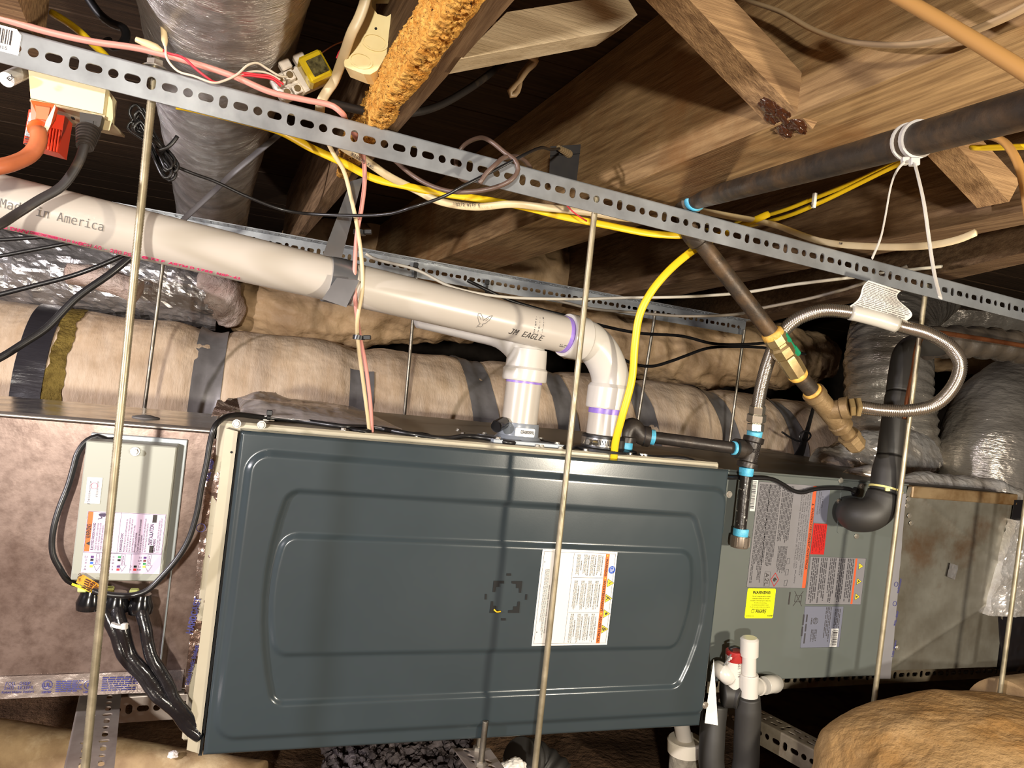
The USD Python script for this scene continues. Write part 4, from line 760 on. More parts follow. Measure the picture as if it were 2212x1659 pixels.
# ------------------------------------------------------------------ lower steel and floor things
pA, pB = PY(205, 1537, 1.22), PY(345, 1528, 1.22); D = nrm(pB - pA)
angle('short slotted angle under the left plenum beside the black cables', pA - D * .012, D, (0, 0, 1), (0, 1, 0), .30, M['strut_warm'], n0=3, leg=.04)
pa, pb = PZ(164, 1530, .232), PZ(133, 1675, .232); q = PZ(240, 1561, .232)
ya = nrm(pb - pa); angle('slotted angle running toward the viewer at bottom left, over the clay pipe', pa - ya * .06 + A(0, 0, -.02), ya, (0, 0, 1), q - pa, .5, M['strut_warm'], n0=1, leg=.03, leg2=.055)
pa, pb = PZ(1645, 1559, .19), PZ(1754, 1617, .19); ya = nrm(pb - pa); upv = A(0, 0, 1.0)
angle('dusty slotted angle beam running from the black foam trap to the boulder', pa - ya * .10 - upv * .021, ya, upv, PZ(1757, 1584, .19) - pb, .42, M['strut_dirty'], n0=2, leg=.042, leg2=.045)
pa, pb = PY(1890, 1461, 1.19), PY(2201, 1446, 1.19); angle('slotted angle carrying the dirty plenum at right', pa - nrm(pb - pa) * .42, pb - pa, (0, 0, -1), (0, 1, 0), 1.1, M['strut_dirty'], n0=1, leg=.036)
b0 = PZ(1075, 1700, .16); 
bs = Thing('bracket_plate', 'galvanised slotted plate with two bolts below the furnace door', 'bracket')
zp = .165; bq = [PZ(*p, zp) for p in ((979, 1619), (1057, 1618), (1110, 1690), (1040, 1700))]
bpl = Plane(bq[0], bq[1] - bq[0], bq[2] - bq[1]); poly = Polygon([((p - bq[0]) @ bpl.e1, (p - bq[0]) @ bpl.e2) for p in bq])
hp = lambda x, y: (lambda p: (float(p @ bpl.e1), float(p @ bpl.e2)))(PZ(x, y, zp) - bq[0])
holes = unary_union([LineString([hp(x - 3, y - 1), hp(x + 3, y + 2)]).buffer(.004) for x, y in ((1008, 1624), (1016, 1636), (1026, 1648), (1054, 1647), (1062, 1658), (1036, 1662))])
bs.add('plate', bpl.flat(poly.difference(holes), -.002, 0), M['strut_warm'], 20)
for (x, y), (xt, yt), r in (((1033, 1622), (1034, 1600), .0048), ((1038, 1655), (1044, 1616), .0048)):
    p = PZ(x, y, zp); pt = p + A(0, 0, .07 if r else 0); L_ = np.linalg.norm(pt - p); bs.add('bolt', lathe(p - A(0, 0, .02), (0, 0, 1), sum([[(i * .0018, r), (i * .0018 + .0009, r * .82)] for i in range(50)], []), 12), M['rod_steel'], True)
    bs.add('nut', hexnut(p, p + A(0, 0, .008), .009), M['screw_zinc'], 20)

# boulder and clay pipe
ico = trimesh.creation.icosphere(6); d = np.array(ico.vertices); bt_, bl_ = PY(2030, 1470, .93)[2], PY(1724, 1640, .91)[0]
sup = (np.abs(d) ** 4.6).sum(1) ** (-1 / 4.6); L_ = d * sup[:, None]
L_ = L_ * (1 + .10 * (fbm(d, 1.6, 2, 5) - .5) + .05 * (fbm(d, 5, 4, 9) - .5) + (.05 * np.clip(.3 - d[:, 2], 0, 1) * (ridged(d, 7, 4, 3) - .5)))[:, None]
L_[:, 2] *= 1 - .16 * np.abs(L_[:, 0] + .15) - .10 * np.clip(-L_[:, 1], 0, 1)
L_ = (L_ - L_.min(0)) / (L_.max(0) - L_.min(0)); L_ = A(bl_, .62, -.03) + L_ * A(.64, .35, bt_ + .03)
one('boulder', 'large tan clay-coated boulder at bottom right', 'boulder', trimesh.Trimesh(L_, ico.faces, process=False), M['dirt_clay'], True)
tp = Thing('clay_pipe', 'tan clay pipe end behind the boulder at the right edge', 'pipe'); a, b = PY(2170, 1560, .98), PY(2420, 1520, 1.02)
tp.add('pipe', lathe(a, b - a, [(0, .066), (0, .078), (.012, .08), (.3, .08)], 40), M['clay_pipe'], 30)
a, b = PZ(-140, 1590, .045), PZ(560, 1702, .02)
lp = Thing('clay_pipe', 'long mottled clay pipe on the dirt at bottom left', 'pipe'); lp.add('pipe', tube(np.linspace(a, b, 60), .042, 40, True, lambda p, th, s: .002 * (fbm(p, 30, 3) - .5)), M['clay_pipe'], True)
mat('drain_crust', rgb(150, 142, 124), .8, 0, rgb(110, 102, 88), scale=60, bump=.7, bscale=200, bdist=.003)
mat('drain_white', rgb(222, 212, 192), .5, 0, rgb(180, 168, 144), scale=30, lo=.55, hi=.75, bump=.2, bscale=90, col3=rgb(90, 70, 50), scale3=60, lo3=.66, hi3=.72)
dr = Thing('drain_standpipe', 'crusty grey standpipe with dirty white collar under the furnace corner', 'pipe')
DY = 1.16; a, c, b = PY(1481, 1596, DY), PY(1480, 1624, DY), PY(1474, 1760, DY); hd = nrm(c - a)
dr.add('collar', lathe(a, hd, [(0, .0), (0, .031), (.003, .0335), (np.linalg.norm(c - a), .0325), (np.linalg.norm(c - a), .03)], 32), M['drain_white'], 30)
dr.add('pipe', cyl(c, b, .0285, 32), M['drain_crust'], True)
dr.add('inner_pipe', cyl(PY(1470, 1556, DY + .0), a + hd * .01, .0145, 24), M['pvc_white'], True, 'white pipe rising into the furnace')

# ------------------------------------------------------------------ white PVC vent pipes
def cylhit(x, y, P0, d, R):
    r = nrm(ray(x, y)); w = EYE - P0; a = r - d * (r @ d); b = w - d * (w @ d); A_, B_, C_ = a @ a, 2 * a @ b, b @ b - R * R; D_ = B_ * B_ - 4 * A_ * C_
    t = (-B_ - math.sqrt(max(D_, 0))) / (2 * A_); p = EYE + r * t - P0; return float(p @ d), p - d * (p @ d)
RV = .0302
VP0, VP1 = PY(-90, 413, .985), PY(1240, 728, 1.125); vd = nrm(VP1 - VP0); Lv = np.linalg.norm(VP1 - VP0)
ven = Thing('vent_pipe', 'long white plastic vent pipe with printing, ending in an elbow over the furnace', 'pipe')
vk = ven.add('pipe', lathe(VP0, vd, [(0, RV)] + [(Lv * k / 60, RV) for k in range(1, 60)] + [(Lv, RV)], 48), M['pvc_white'], True)
def print_on(T, under, nm, shape, x, y, P0, d, R, m, flip=False):
    t, f = cylhit(x, y, P0, d, R); fl_ = Plane((0, 0, 0), (1, 0, 0), (0, 1, 0)).flat(shape, 0, .0004)
    return T.add(nm, wrap(fl_, P0 + d * t, d, f, R), m, 20, None, under)
def pipe_w(x0, y0, x1, y1): return abs(cylhit(x1, y1, VP0, vd, RV)[0] - cylhit(x0, y0, VP0, vd, RV)[0])
mono = lambda t, h, w: text_at(t, h, 0, 0, 0, w, mono=True)
print_on(ven, vk, 'lettering', mono('Made in America', .0098, pipe_w(-3, 447, 221, 499)), -3, 447, VP0, vd, RV, M['print_grey'])
print_on(ven, vk, 'lettering', affinity.skew(mono('JM EAGLE', .0098, pipe_w(1098, 719, 1169, 735)), 12), 1098, 720, VP0, vd, RV, M['print_black'])
print_on(ven, vk, 'lettering', unary_union([text_at('U.S. GREEN BUILDING', .0022, 0, .0034, 0, .03, mono=True), text_at('COUNCIL MEMBER', .0022, 0, 0, 0, .024, mono=True)]), 1207, 748, VP0, vd, RV, M['print_grey'])
pk_ = [('C', 10, 490, .009, .008), ('DWV', 23, 496, .009, .024)]
print_on(ven, vk, 'lettering', text_at('PVC DWV', .0085, 0, 0, 0, pipe_w(-20, 485, 62, 504), bold=True), -20, 487, VP0, vd, RV, M['print_pink'])
print_on(ven, vk, 'lettering', unary_union([outline(sbox(0, 0, .026, .006), .0007), text_at('NSF-PW DWV', .003, .002, .0015, 0, .022, bold=True)]), 66, 504, VP0, vd, RV, M['print_pink'])
print_on(ven, vk, 'lettering', text_at('ASTM D 2665', .005, 0, 0, 0, .032, bold=True), 112, 514, VP0, vd, RV, M['print_pink'])
print_on(ven, vk, 'lettering', text_at('SCH 40 - 280 PSI', .0085, 0, 0, 0, pipe_w(168, 526, 288, 553)), 168, 528, VP0, vd, RV, M['print_pink'])
print_on(ven, vk, 'lettering', text_at('@ 73 F  ASTM D 1785  NSF-61', .005, 0, 0, 0, pipe_w(305, 556, 520, 600), bold=True), 305, 556, VP0, vd, RV, M['print_pink'])
# eagle outline and smudged print
eg = [(0, 0), (.004, .002), (.009, .009), (.012, .016), (.007, .014), (.002, .009), (-.001, .006), (-.003, .010), (-.008, .015), (-.012, .014), (-.011, .008), (-.007, .002), (-.004, 0), (-.006, -.005), (-.001, -.006), (.001, -.003), (0, 0)]
print_on(ven, vk, 'eagle_emblem', unary_union([LineString(eg).buffer(.0004), LineString([(-.009, .011), (-.005, .006)]).buffer(.0003), LineString([(.007, .011), (.003, .006)]).buffer(.0003), LineString([(-.004, -.005), (-.007, -.008)]).buffer(.0003)]), 1042, 700, VP0, vd, RV, M['print_grey'])
rb = random.Random(5); sm = []
for k in range(3):
    yy = -.022
    while yy < .016: l = rb.uniform(.0008, .004); sm.append(sbox(k * .007 + rb.uniform(-.001, .001), yy, k * .007 + rb.uniform(.0006, .0016), yy + l)); yy += l + rb.uniform(.0006, .003)
print_on(ven, vk, 'smudged_print', unary_union(sm), 1156, 705, VP0, vd, RV, M['print_grey'])
# elbow down to the furnace
EB = PY(1299, 985, 1.135); EB = A(EB[0], 1.135, TZ); ex, ey = EB[0], EB[1]
zel = PY(1308, 862, 1.135)[2]; c1 = A(ex, ey, PY(1320, 800, 1.135)[2])
path = spline([VP1 - vd * .012, VP1 + vd * .006, VP1 + vd * .026 + A(0, 0, .0005), PY(1297, 762, 1.133), PY(1316, 805, 1.135), A(ex, ey, zel + .02) + A(.002, 0, 0), A(ex, ey, zel)], 10)
ek = ven.add('elbow', tube(path, .0322, 40), M['pvc_clean'], True, 'smooth white sweep elbow')
ven.add('elbow_hub', lathe(VP1 - vd * .018, vd, [(0, .0305), (0, .0355), (.003, .0365), (.034, .0365), (.038, .0335)], 40), M['pvc_clean'], 30, under=ek)
ven.add('elbow_hub', lathe(A(ex, ey, zel - .016), (0, 0, 1), [(0, .0305), (0, .0355), (.003, .0365), (.036, .0365), (.042, .033)], 40), M['pvc_clean'], 30, under=ek)
ven.add('primer_ring', cyl(VP1 - vd * .026, VP1 - vd * .0175, RV + .0006, 40, .0003), M['primer_purple'], True, 'purple primer smear')
ven.add('drop_pipe', cyl(A(ex, ey, TZ + .004), A(ex, ey, zel), RV, 40), M['pvc_white'], True)
ven.add('primer_ring', cyl(A(ex, ey, zel - .025), A(ex, ey, zel - .0155), RV + .0006, 40, .0003), M['primer_purple'], True, 'purple primer smear')
ven.add('rubber_boot', lathe((ex, ey, TZ), (0, 0, 1), [(0, .048), (.004, .047), (.006, .038), (.026, .0365), (.028, .033)], 40), M['rubber_black'], 30)
ck_ = ven.add('hose_clamp', lathe((ex, ey, TZ + .009), (0, 0, 1), [(0, .0366), (0, .0378), (.013, .0378), (.013, .0366)], 40), mat('stainless', rgb(200, 196, 190), .22, .95), 20)
sc_ = A(ex, ey, TZ + .0155) + nrm(PY(1250, 970, 1.08) - A(ex, ey, TZ + .0155)) * A(1, 1, 0) * .040
ven.add('clamp_screw', cat(cyl(sc_ + A(-.006, -.004, 0), sc_ + A(.016, .002, 0), .0045, 14), hexnut(sc_ + A(-.013, -.007, 0), sc_ + A(-.006, -.004, 0), .0055)), M['stainless'], 20, under=ck_)
for k in range(10): 
    th = -2.35 + k * .07; ven.add('clamp_slot', obox(A(ex + .0379 * math.cos(th), ey + .0379 * math.sin(th), TZ + .0155), [(-math.sin(th), math.cos(th), .25), (0, 0, 1), (math.cos(th), math.sin(th), 0)], [.0005, .004, .0004]), M['black_gap'], 20, under=ck_)
# metal hanger strap round the pipe
stp = Thing('pipe_strap', 'wide grey metal strap looped round the white vent pipe', 'strap'); mat('strap_metal', rgb(150, 152, 156), .3, .7, rgb(132, 134, 138), scale=10)
t0, _ = cylhit(745, 600, VP0, vd, RV); ca, cb = VP0 + vd * (t0 - .017), VP0 + vd * (t0 + .017)
stp.add('loop', lathe(ca, vd, [(0, RV + .0006), (0, RV + .0022), (.034, RV + .0022), (.034, RV + .0006)], 48), M['strap_metal'], 40)
tl = [PY(697, 551, 1.03), PY(738, 557, 1.03), PY(784, 384, 1.06), PY(757, 392, 1.06)]
stp.add('tail', quad(*tl, 10, 16, lambda p: .002 * (fbm(p, 20, 2) - .5), .0016), M['strap_metal'], 30)
tl = [PY(696, 646, 1.02), PY(748, 664, 1.02), PY(776, 606, 1.01), PY(728, 600, 1.01)]
stp.add('lower_flap', quad(*tl, 8, 8, None, .0016), M['strap_metal'], 30)
# intake
itk = Thing('intake_pipe', 'short white intake pipe with grey adapter and label behind the eagle pipe', 'pipe')
IB = A(PY(1117, 955, 1.165)[0], 1.165, TZ); ix, iy = IB[0], IB[1]
zi1, zi2, zi3, zi4 = [PY(1125, y, 1.165)[2] for y in (913, 822, 792, 762)]
itk.add('base_plate', obox(A(ix + .002, iy - .008, TZ + .003), np.eye(3), [.062, .046, .003], .001), mat('plate_grey', rgb(150, 158, 166), .4, .05), 20)
itk.add('adapter', lathe((ix, iy, TZ + .006), (0, 0, 1), [(0, .040), (.006, .0345), (zi1 - TZ - .010, .0338), (zi1 - TZ - .006, .033), (zi1 - TZ - .006, .0302)], 40), M['pvc_grey'], 30, 'grey plastic adapter')
itk.add('pipe', cyl((ix, iy, TZ + .02), (ix, iy, zi3), RV, 40), M['pvc_white'], True)
itk.add('primer_ring', cyl((ix, iy, zi2 - .004), (ix, iy, zi2 - .0005), RV + .0005, 40, .0002), M['primer_purple'], True, 'thin purple primer ring')
ek = itk.add('elbow', tube(spline([(ix, iy, zi2 + .01), (ix, iy, zi3 + .01), (ix - .004, iy + .006, zi3 + .03), (ix - .03, iy + .035, zi4 + .034), (ix - .075, iy + .075, zi4 + .045), (ix - .16, iy + .13, zi4 + .058)], 10), np.r_[np.full(46, .0325), np.full(5, .0325)][:51], 40), M['pvc_clean'], True)
itk.add('elbow_hub', lathe((ix, iy, zi2), (0, 0, 1), [(0, .0305), (0, .0365), (.003, .0375), (zi3 - zi2 - .004, .0375), (zi3 - zi2, .0345), (zi3 - zi2 + .03, .033)], 40), M['pvc_clean'], 30, under=ek)
pL = A(ix, iy, (TZ + zi1) / 2 + .004); fdir = nrm(EYE * A(1, 1, 0) - pL * A(1, 1, 0)); fdir = fdir * math.cos(.35) + np.cross((0, 0, 1), fdir) * math.sin(.35)
sk = itk.add('label', wrap(Plane((0, 0, 0), (1, 0, 0), (0, 1, 0)).flat(affinity.rotate(rrect(-.016, -.008, .022, .006, .002), 0), 0, .0004), pL, np.cross((0, 0, 1), fdir), fdir, 10.0) if False else None or Plane(pL + fdir * .0348, np.cross((0, 0, 1), fdir), (0, 0, 1)).flat(rrect(-.018, -.008, .016, .006, .002), 0, .0004), M['label_white'], 20, 'white sticker')
itk.add('lettering', Plane(pL + fdir * .0352, np.cross((0, 0, 1), fdir), (0, 0, 1)).flat(unary_union([text_at('D34080SP01', .0048, -.0085, -.003, 0, .023, bold=True)]), 0, .0003), M['print_black'], 20, under=sk)
cp0 = A(ix - .03, iy - .012, TZ + .032); itk.add('test_port_cap', lathe(cp0, PY(1047, 934, 1.11) - cp0, [(0, .0085), (.006, .0085), (.006, .0105), (.028, .0105), (.031, .009)], 20), mat('vinyl_black', rgb(18, 18, 20), .15, coat=.4), 30, 'glossy black rubber cap')
for sx in (-1, 1):
    for sy in (-1, 1): itk.add('screw', screw((ix + .002 + sx * .052, iy - .008 + sy * .036, TZ + .006), (0, 0, 1), .004), M['screw_zinc'], 30)
# ------------------------------------------------------------------ gas piping
mat('black_iron', rgb(50, 45, 42), .42, .35, rgb(74, 66, 58), scale=30, lo=.5, hi=.75, bump=.25, bscale=160, bdist=.0015, rvar=.1)
mat('old_iron', rgb(58, 50, 42), .5, .3, rgb(96, 74, 50), scale=22, lo=.45, hi=.7, bump=.4, bscale=120, bdist=.002, rvar=.12, col3=rgb(30, 28, 28), scale3=14)
mat('brass', rgb(170, 150, 108), .36, .6, rgb(136, 114, 74), scale=22, bump=.15, bscale=90, bdist=.001, rvar=.08)
mat('brass_cast', rgb(150, 126, 90), .5, .4, rgb(112, 90, 60), scale=24, bump=.5, bscale=130, bdist=.002)
mat('valve_green', rgb(20, 122, 84), .35)
mat('pipe_dope_yellow', rgb(226, 186, 90), .6, 0, rgb(190, 140, 60), scale=80)
mat('pipe_dope_blue', rgb(70, 168, 206), .45, 0, rgb(104, 190, 220), scale=80, bump=.4, bscale=200, bdist=.002)
RG = .01335
gl = Thing('gas_line', 'old black iron gas pipe dropping from the joist to a brass valve and tee', 'gas pipe')
g0, g1 = PY(2330, 205, .31), PY(1484, 438, 1.0)
gd0 = nrm(g1 - g0); e1 = PY(1492, 470, 1.0)
gl.add('overhead_pipe', tube(np.linspace(g0 - gd0 * .3, g1, 40), RG, 28, True), M['old_iron'], True)
d2 = nrm(PY(1685, 745, 1.0) - PY(1500, 505, 1.0)); e2 = PY(1503, 509, 1.0)
gl.add('elbow', tube(spline([g1 - gd0 * .03, g1, g1 + gd0 * .012 + d2 * .006, e2 - d2 * .01, e2 + d2 * .012], 8), .0185, 26), M['old_iron'], True)
gl.add('pipe_dope', lathe(g1 - gd0 * .046, gd0, [(0, RG), (.004, RG + .003), (.014, RG + .002), (.018, RG)], 24), M['pipe_dope_blue'], True)
v0, v1 = PY(1672, 727, 1.0), PY(1722, 807, 1.005)
gl.add('drop_pipe', tube(np.linspace(e2, v0, 30), RG, 28, True), M['old_iron'], True)
dv = nrm(v1 - v0); Lv2 = np.linalg.norm(v1 - v0)
vb = gl.add('valve_body', lathe(v0 - dv * .004, dv, [(0, .0155), (0, .0185), (.016, .0185), (.018, .0165), (.022, .0165), (.026, .0195), (.042, .0195), (.046, .0165), (.05, .0175), (.066, .0175), (Lv2 + .004, .0168), (Lv2 + .004, .0145)], 8), M['brass'], 25, 'brass ball valve')
gl.add('pipe_dope', lathe(v0 - dv * .012, dv, [(0, RG), (.003, RG + .004), (.010, RG + .005), (.013, RG)], 24), M['pipe_dope_yellow'], True)
gl.add('pipe_dope', lathe(v1 - dv * .002, dv, [(0, RG), (.003, RG + .0035), (.009, RG + .002), (.012, RG)], 24), M['pipe_dope_yellow'], True)
hp = PY(1706, 742, .995); hv = nrm(PY(1720, 760, .99) - PY(1694, 724, .99)); n_ = nrm(np.cross(hv, (0, 1, 0)))
hp = (PY(1690, 722, .995) + PY(1722, 766, .995)) / 2
gl.add('valve_handle', cat(obox(hp, [hv, n_, (0, 1, 0)], [.024, .004, .0075], .0025), obox(hp + hv * .014, [hv, n_, (0, 1, 0)], [.010, .0052, .0085], .003), obox(hp - hv * .014, [hv, n_, (0, 1, 0)], [.010, .0052, .0085], .003)), M['valve_green'], 25, 'green valve handle', under=vb)
gl.add('valve_stem', cyl(hp - n_ * .0 + A(0, .004, 0), (v0 + v1) / 2 - dv * .012, .006, 14), M['brass'], 25, under=vb)
t0 = PY(1763, 855, 1.01); gl.add('nipple', tube(np.linspace(v1, t0, 10), RG, 24), M['old_iron'], True)
t1 = PY(1813, 915, 1.015); dt = nrm(t1 - t0); Lt = np.linalg.norm(t1 - t0); tb = PY(1834, 880, .985); tm = PY(1789, 888, 1.012); db = nrm(tb - tm)
tk = gl.add('tee', cat(lathe(t0 - dt * .010, dt, [(0, .0145), (0, .0195), (.012, .0195), (.014, .0172), (Lt + .006, .0172), (Lt + .008, .0195), (Lt + .020, .0195), (Lt + .020, .0145)], 26), lathe(tm, db, [(0, .0165), (.020, .0165), (.022, .0190), (.034, .0190), (.034, .013)], 26)), M['brass_cast'], 35, 'dusty brass-coloured tee')
gl.add('pipe_dope', lathe(t0 - dt * .016, dt, [(0, RG), (.002, RG + .003), (.007, RG + .0025), (.008, RG)], 24), M['pipe_dope_yellow'], True)
d0, d1 = PY(1817, 922, 1.016), PY(1826, 933, 1.017); dd = nrm(d1 - d0); gl.add('drip_nipple', tube(np.linspace(t1, PY(1834, 942, 1.018), 8), RG, 24), M['brass_cast'], True)
c0 = PY(1832, 940, 1.018); gl.add('drip_cap', lathe(c0, dd, [(0, .0145), (0, .0195), (.010, .0195), (.012, .0178), (.028, .0176), (.034, .014)], 8), M['brass_cast'], 25)
h0, h1, h2 = PY(1834, 880, .985), PY(1846, 879, .98), PY(1856, 879, .977)
gl.add('flare_nut', cat(hexnut(h0, h1, .0165), hexnut(h1, h2, .0178)), M['brass'], 20, 'brass hex nut')

fx_ = Thing('gas_connector', 'looped corrugated stainless gas connector with paper sleeve', 'flexible pipe')
FCp = [(1856, 879, .977), (1905, 886, .96), (1965, 887, .93), (2020, 874, .91), (2062, 830, .90), (2074, 785, .90), (2052, 748, .90), (2008, 722, .91), (1945, 704, .92), (1885, 686, .935), (1825, 673, .95), (1770, 672, .965), (1718, 692, .985), (1683, 728, 1.01), (1660, 780, 1.04), (1646, 830, 1.065), (1637, 876, 1.085)]
fp_, fs_ = resample(spline([PY(*q) for q in FCp], 30), .0031 / 4)
k_ = np.arange(len(fp_)) % 4; fx_.add('corrugated_tube', tube(fp_, np.choose(k_, [.0112, .0106, .0090, .0106]), 18), mat('steel_corrugated', rgb(206, 200, 190), .2, .95), True)
mat('vinyl_clear', rgb(186, 182, 172), .25, 0, coat=.5); mat('paper_tag', rgb(190, 186, 178), .5)
sl = [i for i in range(len(fp_)) if abs(proj(fp_[i])[0] - 1886) < 52 and fp_[i][2] > .8]; sp_ = fp_[sl][::6]
fx_.add('sleeve', tube(sp_, .0128, 20), M['vinyl_clear'], True, 'pale vinyl sleeve')
ta, tb_, tc, td = PY(1831, 664, .945), PY(1936, 702, .925), PY(1967, 630, .90), PY(1882, 606, .92)
def tagfn(u, v):
    p = (1 - u)[..., None] * ((1 - v)[..., None] * ta + v[..., None] * td) + u[..., None] * ((1 - v)[..., None] * tb_ + v[..., None] * tc)
    return p + A(.016, -.012, .0) * (np.sin(v * np.pi * 1.7) * .6)[..., None] * (.4 + u)[..., None]
tgm = sheet(tagfn, 16, 24, .0007, (0, -1, 0)); tgk = fx_.add('tag', tgm, M['paper_tag'], 30, 'curled paper tag with small print')
prt = fine_print(.94, .92, 17, 12, fill=.95, ragged=.08, size=.5); frs = []
for g in prt.geoms:
    x0, y0, x1, y1 = g.bounds; n = max(2, int((x1 - x0) * 30)); uu, vv = np.meshgrid(np.linspace(.03 + x0, .03 + x1, n), np.array([.97 + y0, .97 + y1]), indexing='ij'); P_ = tagfn(uu, vv) + A(0, -.0007, 0); frs.append(sheet(lambda u, v, P_=P_: P_, n, 2))
fx_.add('fine_print', cat(frs), M['print_grey'], False, under=tgk)
n0, n1, n2 = PY(1637, 876, 1.085), PY(1635, 894, 1.088), PY(1632, 920, 1.09)
fx_.add('end_nut', cat(hexnut(n0, n1, .0142), hexnut(n1, PY(1633, 912, 1.09), .0168)), mat('nickel', rgb(206, 202, 190), .22, .9), 20)
fx_.add('adapter_nut', hexnut(PY(1632.5, 915, 1.09), PY(1631, 932, 1.09), .0150), M['nickel'], 20)

tg = Thing('gas_manifold', 'black iron tee with capped drip leg and pipe elbow into the furnace', 'gas pipe'); GY = 1.092; RB = .0107
tt, tbm, tc_ = PY(1629, 944, GY), PY(1613, 1010, GY), PY(1621, 972, GY); dt = nrm(tbm - tt); tl_ = PY(1588, 968, GY); dl = nrm(tl_ - tc_); Lt = np.linalg.norm(tbm - tt)
tk = tg.add('tee', cat(lathe(tt, dt, [(0, .012), (0, .0182), (.009, .0182), (.011, .0152), (Lt - .011, .0152), (Lt - .009, .0182), (Lt, .0182), (Lt, .012)], 28), lathe(tc_, dl, [(0, .0140), (.018, .0145), (.020, .0175), (np.linalg.norm(tl_ - tc_), .0175), (np.linalg.norm(tl_ - tc_), .012)], 28)), M['black_iron'], 35)
ptee = Plane(tc_ + A(0, -.0156, 0), (1, 0, 0), (0, 0, 1)); tg.add('cast_lettering', ptee.flat(unary_union([tf(text_at('THAILAND', .0046, 0, 0, 0, .034, bold=True), .0035, -.020, 84), text_at('S', .006, -.006, -.003, bold=True)]), -.001, .0009), M['black_iron'], 20, under=tk)
ds = lambda a, b, r=.0135: cat(lathe(a, b - a, [(0, RB), (.001, r), (np.linalg.norm(b - a) - .001, r * .97), (np.linalg.norm(b - a), RB)], 20))
tg.add('pipe_dope', ds(PY(1631, 931, 1.09), tt), M['pipe_dope_blue'], True); tg.add('pipe_dope', ds(tbm, PY(1611, 1028, GY), .0128), M['pipe_dope_blue'], True); tg.add('pipe_dope', ds(tl_, PY(1582, 967.5, GY), .0125), M['pipe_dope_blue'], True)
cb_ = PY(1598, 1150, GY); tg.add('drip_leg', tube(np.linspace(tbm, cb_, 20), RB, 24), mat('iron_speckled', rgb(44, 40, 38), .3, .3, rgb(214, 206, 196), scale=130, lo=.63, hi=.68, bump=.4, bscale=110, bdist=.002), True)
tg.add('pipe_dope', ds(PY(1601, 1141, GY), PY(1599, 1158, GY), .0138), M['pipe_dope_blue'], True)
dcap = nrm(cb_ - tbm); cc = PY(1599, 1157, GY); tg.add('cap', cat(lathe(cc, dcap, [(0, .0125), (0, .0162), (.004, .0168), (.016, .0168), (.021, .0150), (.022, .004)], 26), [obox(cc + dcap * .010 + .0165 * (math.cos(a) * A(1, 0, 0) + math.sin(a) * A(0, -1, 0)), [A(math.cos(a), -math.sin(a), 0), np.cross(dcap, A(math.cos(a), -math.sin(a), 0)), dcap], [.0012, .003, .009], .0005) for a in (.5, 1.57, 2.6)]), mat('iron_cap', rgb(120, 108, 96), .4, .5), 30)
e0, e1_ = PY(1392, 942, 1.135), PY(1356, 958, 1.14); tg.add('branch_pipe', tube(np.linspace(PY(1583, 967.5, GY), e0, 24), RB, 24), M['black_iron'], True)
dl2 = nrm(e0 - tl_); eb = A(PY(1348, 985, 1.14)[0], 1.14, TZ + .004); tg.add('elbow', tube(spline([e0 - dl2 * .004, e0 + dl2 * .006, eb + A(.009, 0, .042), eb + A(0, 0, .031), eb + A(0, 0, .018)], 9), .0158, 26), M['black_iron'], True)
tg.add('elbow_rim', cat(lathe(e0 - dl2 * .008, dl2, [(0, .012), (0, .018), (.010, .018), (.012, .0158)], 26), lathe(eb + A(0, 0, .014), (0, 0, 1), [(0, .012), (0, .018), (.009, .018), (.011, .0158)], 26)), M['black_iron'], 30)
tg.add('pipe_dope', ds(e0 - dl2 * .018, e0 - dl2 * .008, .0135), M['pipe_dope_blue'], True)
tg.add('pipe_dope', ds(eb + A(0, 0, .002), eb + A(0, 0, .014), .013), M['pipe_dope_blue'], True)
tg.add('nipple', cyl(eb - A(0, 0, .004), eb + A(0, 0, .016), RB, 20), M['black_iron'], True)
tg.add('grommet', lathe(eb - A(0, 0, .004), (0, 0, 1), [(0, .022), (.004, .021), (.006, .013)], 24), M['rubber_black'], True)

# ------------------------------------------------------------------ insulated refrigerant line
mat('foam_black', rgb(38, 36, 34), .55, 0, rgb(46, 44, 41), scale=8, bump=.08, bscale=60, bdist=.002, spec=.5)
sl_ = Thing('suction_line', 'thick black foam-insulated refrigerant line curving out of the coil cabinet', 'refrigerant pipe')
pth = spline([PY(1842, 1108, 1.112), PY(1843, 1110, 1.08), PY(1852, 1114, 1.055), PY(1876, 1112, 1.04), PY(1898, 1096, 1.035), PY(1911, 1066, 1.035), PY(1919, 1015, 1.04), PY(1932, 920, 1.05), PY(1942, 850, 1.06), PY(1949, 800, 1.07), PY(1957, 765, 1.08), PY(1978, 747, 1.09), PY(2030, 744, 1.10)], 12)
for nm, a, b, r in (('foam_elbow', 0, 61, .030), ('foam_sleeve', 60, 77, .0275), ('foam_sleeve', 76, 97, .0235), ('foam_sleeve', 96, len(pth), .0232)):
    q, _ = resample(pth[a:b], .004); rr = np.full(len(q), r); rr[:2] = r * .97; rr[-2:] = r * .97
    if a == 60: rr = np.interp(np.linspace(0, 1, len(q)), [0, .25, .6, 1], [.0265, .0275, .0275, .0238])
    sl_.add(nm, tube(q, rr, 36), M['foam_black'], True)
zt = pth[62]; dz = nrm(pth[64] - pth[60]); mat('tie_yellow', rgb(214, 202, 130), .4)
zk = sl_.add('zip_tie', lathe(zt, dz, [(0, .0255), (0, .0292), (.0035, .0292), (.0035, .0255)], 30), M['tie_yellow'], 25); sl_.add('tie_head', obox(zt + dz * .0015 + nrm(EYE - zt) * .030 + A(.004, 0, 0), [RT, UPV, -FW], [.004, .0032, .002], .0005), M['tie_yellow'], 20, under=zk)
